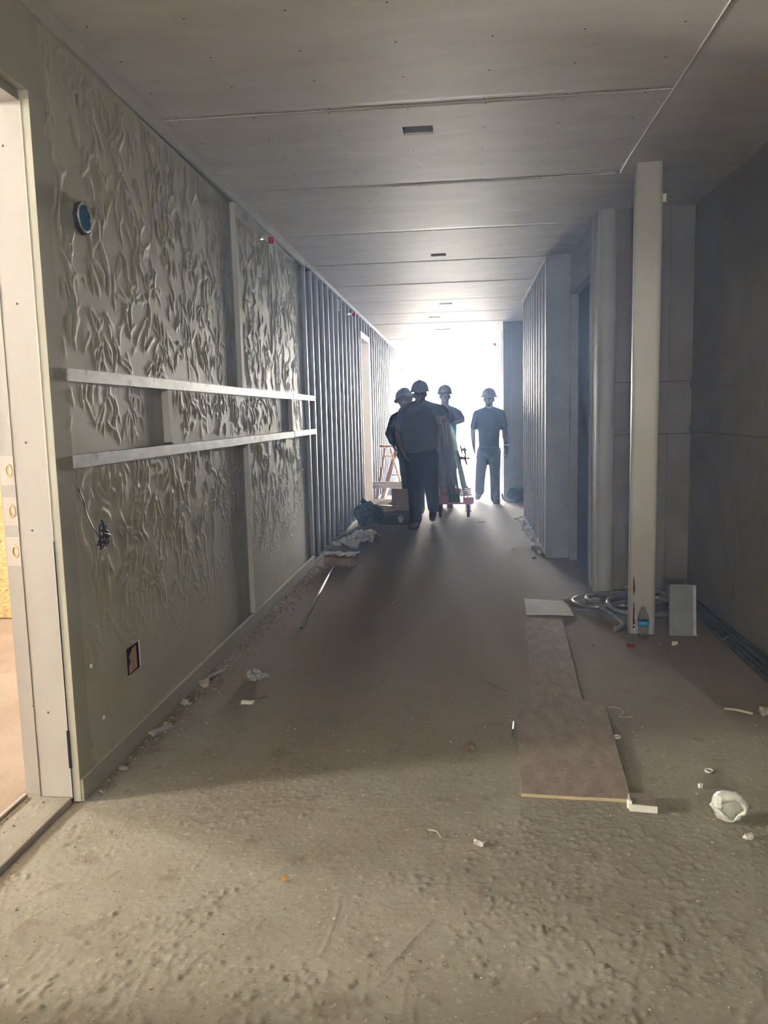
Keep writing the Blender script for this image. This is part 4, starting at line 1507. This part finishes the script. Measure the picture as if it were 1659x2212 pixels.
# ------------------------------------------------------------------ right side, far: canvas bag and hose
cb2 = thing('canvas_bag', 'dark canvas tool bag behind the person in the navy t-shirt', 'bag', (.80, 12.10, 0))
bm = bmesh.new()
bmesh.ops.create_icosphere(bm, subdivisions=4, radius=1)
for v in bm.verts:
    v.co = Vector((v.co.x * .19 + .02, v.co.y * .14, .10 + v.co.z * .10))
wrinkle(bm, .05, 6, 12)
wrinkle(bm, .015, 25, 13)
for v in bm.verts:
    v.co.z = max(.003, v.co.z)
for f in bm.faces:
    f.smooth = True
obj('body', bm, M['duffel'], cb2)
bm = bmesh.new()
tube(bm, spline([(-.1, -.02, .18), (-.02, -.04, .215), (.08, -.03, .215), (.14, 0, .19)], 5), .012, 6)
obj('strap', bm, M['duffel'], cb2)
bm = bmesh.new()
tube(bm, spline([(.62, 12.0, .11), (.66, 11.97, .20), (.76, 11.95, .225), (.92, 11.97, .22), (1.02, 12.05, .25), (.93, 12.2, .36), (.77, 12.25, .415), (.66, 12.2, .38),
                 (.67, 12.05, .31), (.78, 12.0, .26), (.95, 11.98, .24)], 7), .006, 6)
tag(obj('hose', bm, M['hose_green']), 'thin green hose looped over the dark canvas bag', 'hose')
bm = bmesh.new()
tube(bm, spline([(.585, 12.05, .11), (.60, 11.95, .05), (.66, 11.85, .016), (.78, 11.8, .014), (.95, 11.85, .014)], 7), .013, 8)
tag(obj('black_cable', bm, M['rubber']), 'black cable curving on the floor in front of the canvas bag', 'cable')
for x, y, r_, sd_ in ((.95, 11.9, .07, 1), (1.02, 12.0, .08, 2)):
    bm = bmesh.new()
    bmesh.ops.create_icosphere(bm, subdivisions=3, radius=r_, matrix=Matrix.Translation((x, y, r_ * .55)) @ Matrix.Diagonal((1.2, .8, .6, 1)))
    wrinkle(bm, .05, 14, sd_)
    for v in bm.verts:
        v.co.z = max(.003, v.co.z)
    tag(obj('rag', bm, M['duffel']), ('crumpled dark rag just right of the canvas bag', 'second crumpled dark rag against the grey end panel')[sd_ - 1], 'rag')

# ------------------------------------------------------------------ alcove floor: conduit coil, metal box cover, pipe bundle, bottle
co = thing('flexible_conduit', 'tangled coil of grey flexible metal conduit around the column foot', 'conduit', (0, 0, 0))
rings_ = [
    [(.727, 5.56, .02), (.80, 5.50, .018), (.95, 5.42, .02), (1.15, 5.40, .02), (1.35, 5.46, .03), (1.46, 5.6, .03)],
    [(1.02, 5.66, .03), (.86, 5.64, .03), (.76, 5.52, .022), (.80, 5.33, .03), (.93, 5.27, .045), (1.12, 5.40, .05), (1.32, 5.5, .05), (1.42, 5.38, .04)],
    [(1.25, 5.68, .05), (1.02, 5.62, .05), (.86, 5.52, .05), (.86, 5.36, .05), (.92, 5.22, .035), (.965, 5.06, .02), (.985, 4.93, .016), (.965, 4.84, .02), (.945, 4.82, .02)],
    [(1.30, 5.55, .07), (1.10, 5.50, .07), (.98, 5.38, .06), (.97, 5.22, .045), (1.04, 5.12, .04), (1.2, 5.1, .03), (1.36, 5.18, .03), (1.44, 5.32, .05), (1.36, 5.5, .07)],
    [(1.15, 5.25, .02), (1.30, 5.14, .016), (1.43, 5.2, .016), (1.47, 5.36, .02), (1.40, 5.52, .03), (1.2, 5.58, .04), (1.0, 5.55, .04)],
    [(1.12, 5.60, .10), (1.26, 5.45, .12), (1.40, 5.25, .10), (1.46, 5.12, .05)]]
for k, pts in enumerate(rings_):
    bm = bmesh.new()
    sp_ = spline(pts, 26)
    rr2 = [.0155 + (.0016 if i % 2 else -.0006) for i in range(len(sp_))]
    tube(bm, sp_, rr2, 8)
    obj('conduit_loop', bm, M['flex'], co)
bm = bmesh.new()
tube(bm, [(.947, 4.823, .02), (.915, 4.80, .02)], .019, 10)
obj('end_fitting', bm, M['galv'], co)
bm = bmesh.new()
tube(bm, [(.735, 5.555, .02), (.71, 5.575, .02)], .019, 10)
obj('end_fitting', bm, M['galv'], co)
mb = thing('metal_cover', 'upright galvanised sheet metal cover standing right of the column', 'metal box', (1.300, 4.73, 0), math.radians(-2))
Mt = Matrix.Rotation(math.radians(-7), 4, 'X')
bm = bmesh.new()
box(bm, -.076, .058, 0, .003, .0, .305, 0, Mt)
obj('face', bm, M['cover'], mb)
bm = bmesh.new()
box(bm, .0585, .076, -.001, .003, 0, .303, 0, Mt)
box(bm, .073, .076, 0, .04, 0, .303, 0, Mt)
box(bm, -.076, -.073, 0, .04, 0, .303, 0, Mt)
obj('side_flange', bm, M['galv'], mb)
bm = bmesh.new()
box(bm, -.08, .083, -.012, .003, .001, .004)
obj('bottom_flange', bm, M['galv'], mb)
CL = ['outermost dark steel conduit of the bundle, farthest from the alcove wall', 'second dark steel conduit from the outside of the bundle by the alcove wall',
      'third dark steel conduit from the outside, beneath the upper two', 'dark steel conduit lying against the foot of the alcove wall',
      'upper dark steel conduit on the bundle, farther from the wall', 'upper dark steel conduit on the bundle, nearer the wall']
for i, (x0, x1, z, y0, y1) in enumerate(((1.500, 1.475, .014, 5.55, 3.2), (1.531, 1.510, .014, 5.6, 2.9), (1.562, 1.545, .014, 5.5, 3.0), (1.594, 1.585, .014, 5.65, 2.8),
                                        (1.545, 1.528, .040, 5.5, 2.9), (1.577, 1.563, .040, 5.6, 3.1))):
    bm = bmesh.new()
    tube(bm, [(x0, y0, z), ((x0 + x1) / 2 + .003, (y0 + y1) / 2, z), (x1, y1, z)], .0125, 12)
    if z < .02:
        tube(bm, [(x0, y0 - .9, z), (x0 - .008, y0 - .97, z)], .0145, 12)
    tag(obj('steel_conduit', bm, M['pipe_dark']), CL[i], 'pipe', 'conduits along the alcove wall')
bt = thing('water_bottle', 'clear empty water bottle with blue label standing before the column', 'bottle', (1.052, 4.66, 0))
bm = bmesh.new()
prof = [(.001, .004), (.024, .0015), (.030, .006), (.0315, .018), (.0300, .03), (.0315, .045), (.030, .06), (.0310, .075), (.0310, .112), (.0315, .118), (.030, .128),
        (.0275, .142), (.021, .158), (.0135, .168), (.0125, .176), (.0125, .19)]
th_ = .0010
inn_ = [(max(.0005, r_ - th_), z + (.001 if i == 0 else 0)) for i, (r_, z) in enumerate(prof)][::-1]
lathe(bm, prof + inn_, 28)
wrinkle(bm, .002, 30, 2)
obj('body', bm, M['clear'], bt)
bm = bmesh.new()
lathe(bm, [(.0318, .078), (.0322, .078), (.0322, .110), (.0318, .110)], 28, close=True)
lb = obj('paper_label', bm, M['label_blue'], bt, label='blue wrap-around label')
bm = bmesh.new()
lathe(bm, [(.0135, .172), (.015, .172), (.015, .175), (.0135, .175)], 20, close=True)
obj('neck_ring', bm, M['clear'], bt)

# ------------------------------------------------------------------ boards on the floor


def slab(name, corners, z0, t, m, label, cat, sag=0.0, n=8, edge_m=None):
    """board from four floor corners (front left, front right, back right, back left)"""
    bm = bmesh.new()
    c = [Vector((x, y, 0)) for x, y in corners]
    top, bot = [], []
    rw_ = random.Random(len(label))
    for j in range(n + 1):
        for i in range(n + 1):
            s_, t_ = i / n, j / n
            p = c[0].lerp(c[1], s_).lerp(c[3].lerp(c[2], s_), t_)
            if i in (0, n) or j in (0, n):
                p += Vector((rw_.uniform(-.0012, .0012), rw_.uniform(-.0012, .0012), 0))
            z = z0(s_, t_) if callable(z0) else z0
            top.append(bm.verts.new(p + Vector((0, 0, z + t))))
            bot.append(bm.verts.new(p + Vector((0, 0, z))))
    W_ = n + 1
    for j in range(n):
        for i in range(n):
            k = j * W_ + i
            bm.faces.new((top[k], top[k + 1], top[k + W_ + 1], top[k + W_]))
            bm.faces.new((bot[k], bot[k + W_], bot[k + W_ + 1], bot[k + 1]))
    rim = [i for i in range(n)] + [n + j * W_ for j in range(n)] + [n * W_ + n - i for i in range(n)] + [(n - j) * W_ for j in range(n)]
    for a_, b2 in zip(rim, rim[1:] + rim[:1]):
        f = bm.faces.new((bot[a_], bot[b2], top[b2], top[a_]))
        f.material_index = 1
    return tag(obj(name, bm, [m, edge_m or M['ply_edge']]), label, cat)


slab('plywood_board', [(.191, 2.664), (.567, 2.640), (.633, 3.560), (.238, 3.583)], lambda s_, t_: .0015 + .010 * t_, .012, M['plywood'],
     'widest dusty plywood board, nearest on the floor right of centre', 'board')
slab('plywood_board', [(.306, 3.50), (.536, 3.49), (.633, 5.151), (.402, 5.149)], .002, .008, M['plywood'],
     'long narrow dusty board running on behind the widest one', 'board', n=10)
slab('paper_sheet', [(.405, 5.150), (.712, 5.130), (.727, 5.563), (.428, 5.605)], lambda s_, t_: .013 + .004 * math.sin(3 * s_ + 2 * t_), .0015, M['paper_grey'],
     'creased grey sheet lying at the far end of the narrow board', 'sheet', edge_m=M['paper_grey'])
fo = thing('foam_block', 'cream foam block with dusty top at the corner of the widest board', 'foam block', (.593, 2.585, 0), math.radians(-2))
bm = bmesh.new()
card(bm, [(-.047, -.012, .005), (.043, -.020, .005), (.045, .075, .005), (-.040, .068, .005)], .024)
obj('body', bm, M['foam'], fo)
bm = bmesh.new()
card(bm, [(-.040, -.006, .0292), (.0425, -.0195, .0292), (.0445, .0745, .0292), (-.036, .064, .0292)], .0012)
obj('dusty_top', bm, M['foam_top'], fo)
bm = bmesh.new()
card(bm, [(-.052, .012, .006), (-.040, -.012, .006), (-.036, .0, .006), (-.046, .03, .006)], .030)
obj('chipped_corner', bm, M['foam'], fo)
# crumpled milky plastic
cp = thing('plastic_wrap', 'crumpled ball of milky yellowish plastic wrap at the lower right', 'plastic', (.850, 2.53, .0))
bm = bmesh.new()
Rc = Matrix.Translation((0, 0, .052)) @ Matrix.Rotation(math.radians(95), 4, 'X') @ Matrix.Rotation(.3, 4, 'Z')
lathe(bm, [(.001, -.03), (.030, -.028), (.046, -.012), (.052, .006), (.048, .024), (.038, .033), (.030, .030), (.034, .020), (.038, .004), (.034, -.012), (.02, -.02), (.001, -.021)], 40, Rc)
wrinkle(bm, .020, 22, 21)
wrinkle(bm, .010, 60, 22)
mz = min(v.co.z for v in bm.verts)
for v in bm.verts:
    v.co.z += .002 - mz
obj('body', bm, M['milky'], cp)
# crushed clear plastic by the left
bm = bmesh.new()
bmesh.ops.create_icosphere(bm, subdivisions=4, radius=1)
for v in bm.verts:
    v.co = Vector((v.co.x * .055, v.co.y * .035, .022 + v.co.z * .022))
wrinkle(bm, .030, 28, 31)
wrinkle(bm, .012, 80, 32)
for v in bm.verts:
    v.co.z = max(.002, v.co.z)
m_cr = mat('crinkled_film', (.92, .94, .94), .10, trans=.55, ior=1.45, spec=1.0)
o = tag(obj('clear_plastic_scrap', bm, m_cr), 'crushed clear plastic film on the floor near the left wall', 'plastic')
o.location = (-1.075, 3.86, 0)
o.rotation_euler.z = -.5


# ------------------------------------------------------------------ small litter
def chip(name, x, y, sx, sy, sz, rz, m, label, cat, seed, rough=.15, group=None):
    bm = bmesh.new()
    bmesh.ops.create_cube(bm, size=1, matrix=Matrix.Diagonal((sx, sy, sz, 1)))
    bmesh.ops.subdivide_edges(bm, edges=bm.edges[:], cuts=2, use_grid_fill=True)
    wrinkle(bm, min(sx, sy) * rough * 2, 1.2 / max(.01, min(sx, sy)), seed)
    mz_ = min(v.co.z for v in bm.verts)
    for v in bm.verts:
        v.co.z -= mz_ - .001
    o_ = tag(obj(name, bm, m), label, cat, group)
    o_.location = (x, y, 0)
    o_.rotation_euler.z = rz
    return o_


chip('foam_scrap', -1.035, 3.515, .058, .020, .016, -.15, M['foam'], 'small cream foam strip below the crushed clear film', 'scrap', 1)
chip('wood_splinter', -.98, 3.60, .055, .007, .006, .9, M['chip_brown'], 'dark wood splinter beside the cream foam strip', 'scrap', 2)
chip('paper_strip', -1.325, 3.93, .018, .17, .006, -.32, M['paper_grey'], 'long pale strip leaning into the left wall base', 'scrap', 3)
chip('plaster_lump', -1.325, 3.74, .035, .03, .02, .3, M['chip'], 'pale plaster lump at the left wall base, nearest the pale strip', 'scrap', 4, .3)
chip('plaster_lump', -1.325, 3.48, .032, .04, .018, .8, M['chip'], 'pale plaster lump at the left wall base, midway to the door', 'scrap', 5, .3)
chip('board_scrap', -1.335, 3.18, .03, .12, .012, -.35, M['paper_grey'], 'narrow grey board scrap along the left wall base', 'scrap', 6)
chip('plaster_lump', -1.33, 2.80, .03, .018, .008, .4, M['chip'], 'flat plaster flake at the wall base close to the door frame', 'scrap', 7, .3)
chip('leaf_scrap', .008, 3.045, .050, .036, .006, .4, M['chip_brown'], 'curled brown scrap alone in the middle of the floor', 'scrap', 8, .35)
chip('brown_scrap', -.29, 3.02, .02, .012, .007, .2, M['chip_brown'], 'tiny dark brown scrap left of the curled one', 'scrap', 9, .3)
chip('red_scrap', .940, 4.47, .050, .020, .010, -.6, M['red_scrap'], 'small red plastic scrap in front of the column', 'scrap', 10, .3)
chip('white_scrap', 1.195, 4.515, .026, .020, .016, .2, M['foam'], 'white crumb right of the red scrap, before the metal cover', 'scrap', 11, .3)
chip('foam_cube', .832, 2.765, .014, .012, .012, .4, M['foam'], 'tiny cream cube between the two white rings and the plastic wrap', 'scrap', 12)
chip('white_scrap', .880, 2.425, .030, .014, .012, .5, M['foam'], 'white scrap just in front of the plastic wrap ball', 'scrap', 13, .3)
chip('white_scrap', .036, 2.335, .030, .012, .010, -.2, M['foam'], 'white twisted scrap on the near floor, left of the boards', 'scrap', 14, .4)
chip('orange_plug', -.536, 2.115, .012, .009, .013, .1, M['orange'], 'tiny orange plug on the near floor', 'plug', 15)
chip('stone', 1.31, 3.47, .035, .032, .022, .1, M['chip'], 'pale stone at the right edge before the conduits', 'stone', 16, .3)
chip('grey_block', .700, 7.70, .075, .055, .04, .15, M['board_dark'], 'small grey block against the right stud wall', 'block', 17, .05)
chip('dark_splinter', .218, 9.75, .09, .014, .008, .15, M['chip_brown'], 'dark splinter on the floor before the red cart', 'scrap', 18)
chip('wood_splinter', .70, 10.0, .13, .014, .008, -.05, M['chip_brown'], 'dark splinter at the foot of the right studs', 'scrap', 19)
chip('dark_splinter', .64, 7.25, .05, .016, .012, 1.0, M['chip_brown'], 'dark splinter on the floor before the boxed end', 'scrap', 20)
for x, y, lab in ((.902, 2.897, 'white plastic ring on the floor, farther of two from the boards'), (.622, 3.198, 'white plastic disc touching the right edge of the widest board')):
    bm = bmesh.new()
    lathe(bm, [(.0115, .001), (.0155, .001), (.0155, .008), (.0115, .008)], 20, close=True)
    if 'disc' in lab:
        rg = lathe(bm, [(.0115, .006), (.001, .006)], 20)
    o = tag(obj('plastic_ring', bm, M['white_plastic']), lab, 'ring')
    o.location = (x, y, 0)
nl = tag(obj('bolt', (lambda b_: (tube(b_, [(.192, 3.18, .006), (.207, 3.335, .006)], .0042, 8), b_)[1])(bmesh.new()), M['pipe_dark']), 'thin steel rod lying left of the widest board', 'rod')
for pts, m_, r_, nm, lab in (
        ([(1.15, 3.53, .006), (1.2, 3.50, .012), (1.26, 3.47, .006)], 'twig', .006, 'cord', 'pale curved cord on the shaded floor at the right'),
        ([(.44, 7.65, .004), (.47, 7.78, .004), (.56, 7.86, .01), (.66, 7.84, .004), (.72, 7.66, .004), (.70, 7.55, .004)], 'twig', .0035, 'string', 'pale string loop on the floor before the right studs'),
        ([(.10, 3.86, .003), (.15, 3.79, .003), (.20, 3.73, .003)], 'chip_brown', .002, 'twig', 'thin brown twig left of the narrow board'),
        ([(.64, 3.53, .006), (.69, 3.52, .006), (.70, 3.46, .008), (.67, 3.42, .005), (.70, 3.40, .01), (.73, 3.42, .004)], 'twig', .0022, 'string', 'tangled pale string at the far corner of the widest board'),
        ([(.72, 5.35, .006), (.78, 5.30, .012), (.80, 5.42, .005), (.74, 5.5, .004)], 'twig', .0022, 'string', 'pale string beside the conduit coil'),
        ([(-.13, 2.42, .004), (-.10, 2.40, .010), (-.085, 2.375, .004)], 'twig', .0022, 'string', 'short curled pale string on the near floor')):
    bm = bmesh.new()
    tube(bm, spline(pts, 6), r_, 6)
    tag(obj(nm, bm, M[m_]), lab, nm.split('_')[-1])
rw = random.Random(11)
for k in range(12):
    y = 7.5 + k * .24 + rw.uniform(-.05, .05)
    x = XR - .03 - rw.uniform(0, .035)
    chip('plaster_lump', x, y, rw.uniform(.02, .05), rw.uniform(.02, .04), rw.uniform(.012, .03), rw.uniform(0, 3), M['white_plastic'],
         'white plaster crumb in the row along the foot of the right studs', 'scrap', 30 + k, .3, 'white crumbs at the right stud wall')
# crumbs nobody could count
bm = bmesh.new()
rw = random.Random(5)


def crumb(x, y, r_, mi):
    a = rw.uniform(0, 6.28)
    p = [bm.verts.new((x + math.cos(a + t) * r_ * rw.uniform(.5, 1.3), y + math.sin(a + t) * r_ * rw.uniform(.4, .9), .0)) for t in (0, 1.6, 3.1, 4.6)]
    q = [bm.verts.new((v.co.x * .6 + x * .4, v.co.y * .6 + y * .4, r_ * rw.uniform(.4, .9))) for v in p]
    for i in range(4):
        bm.faces.new((p[i], p[(i + 1) % 4], q[(i + 1) % 4], q[i])).material_index = mi
    bm.faces.new(q).material_index = mi


for _ in range(900):
    x, y = rw.uniform(-1.35, 1.4), 1.4 + 2.0 * rw.random() ** 1.3
    crumb(x, y, rw.uniform(.0015, .0055) * (1.6 if rw.random() < .06 else 1), rw.choice((0, 0, 1, 2)))
for _ in range(260):
    x, y = rw.uniform(-1.3, 1.4), rw.uniform(3, 9)
    crumb(x, y, rw.uniform(.002, .007), rw.choice((0, 1, 1)))
for _ in range(1100):                                    # swept dirt along the left wall base
    y = rw.uniform(2.6, 7.0)
    x = XL + .015 + abs(rw.gauss(0, .055)) * min(1.4, .4 + (y - 2.6) * .8)
    crumb(x, y, rw.uniform(.002, .008), rw.choice((1, 1, 1, 0)))
for _ in range(60):
    crumb(rw.uniform(-1.57, -1.42), rw.uniform(1.9, 2.53), rw.uniform(.003, .009), rw.choice((0, 0, 1)))
for v in bm.verts:
    if -1.575 < v.co.x < -1.412:
        v.co.z += .019
dbr = obj('floor_debris', bm, [M['chip'], M['chip_brown'], M['dust']], kind='stuff')
dbr['label'] = 'loose plaster crumbs and swept dirt scattered over the floor'
dbr['category'] = 'debris'
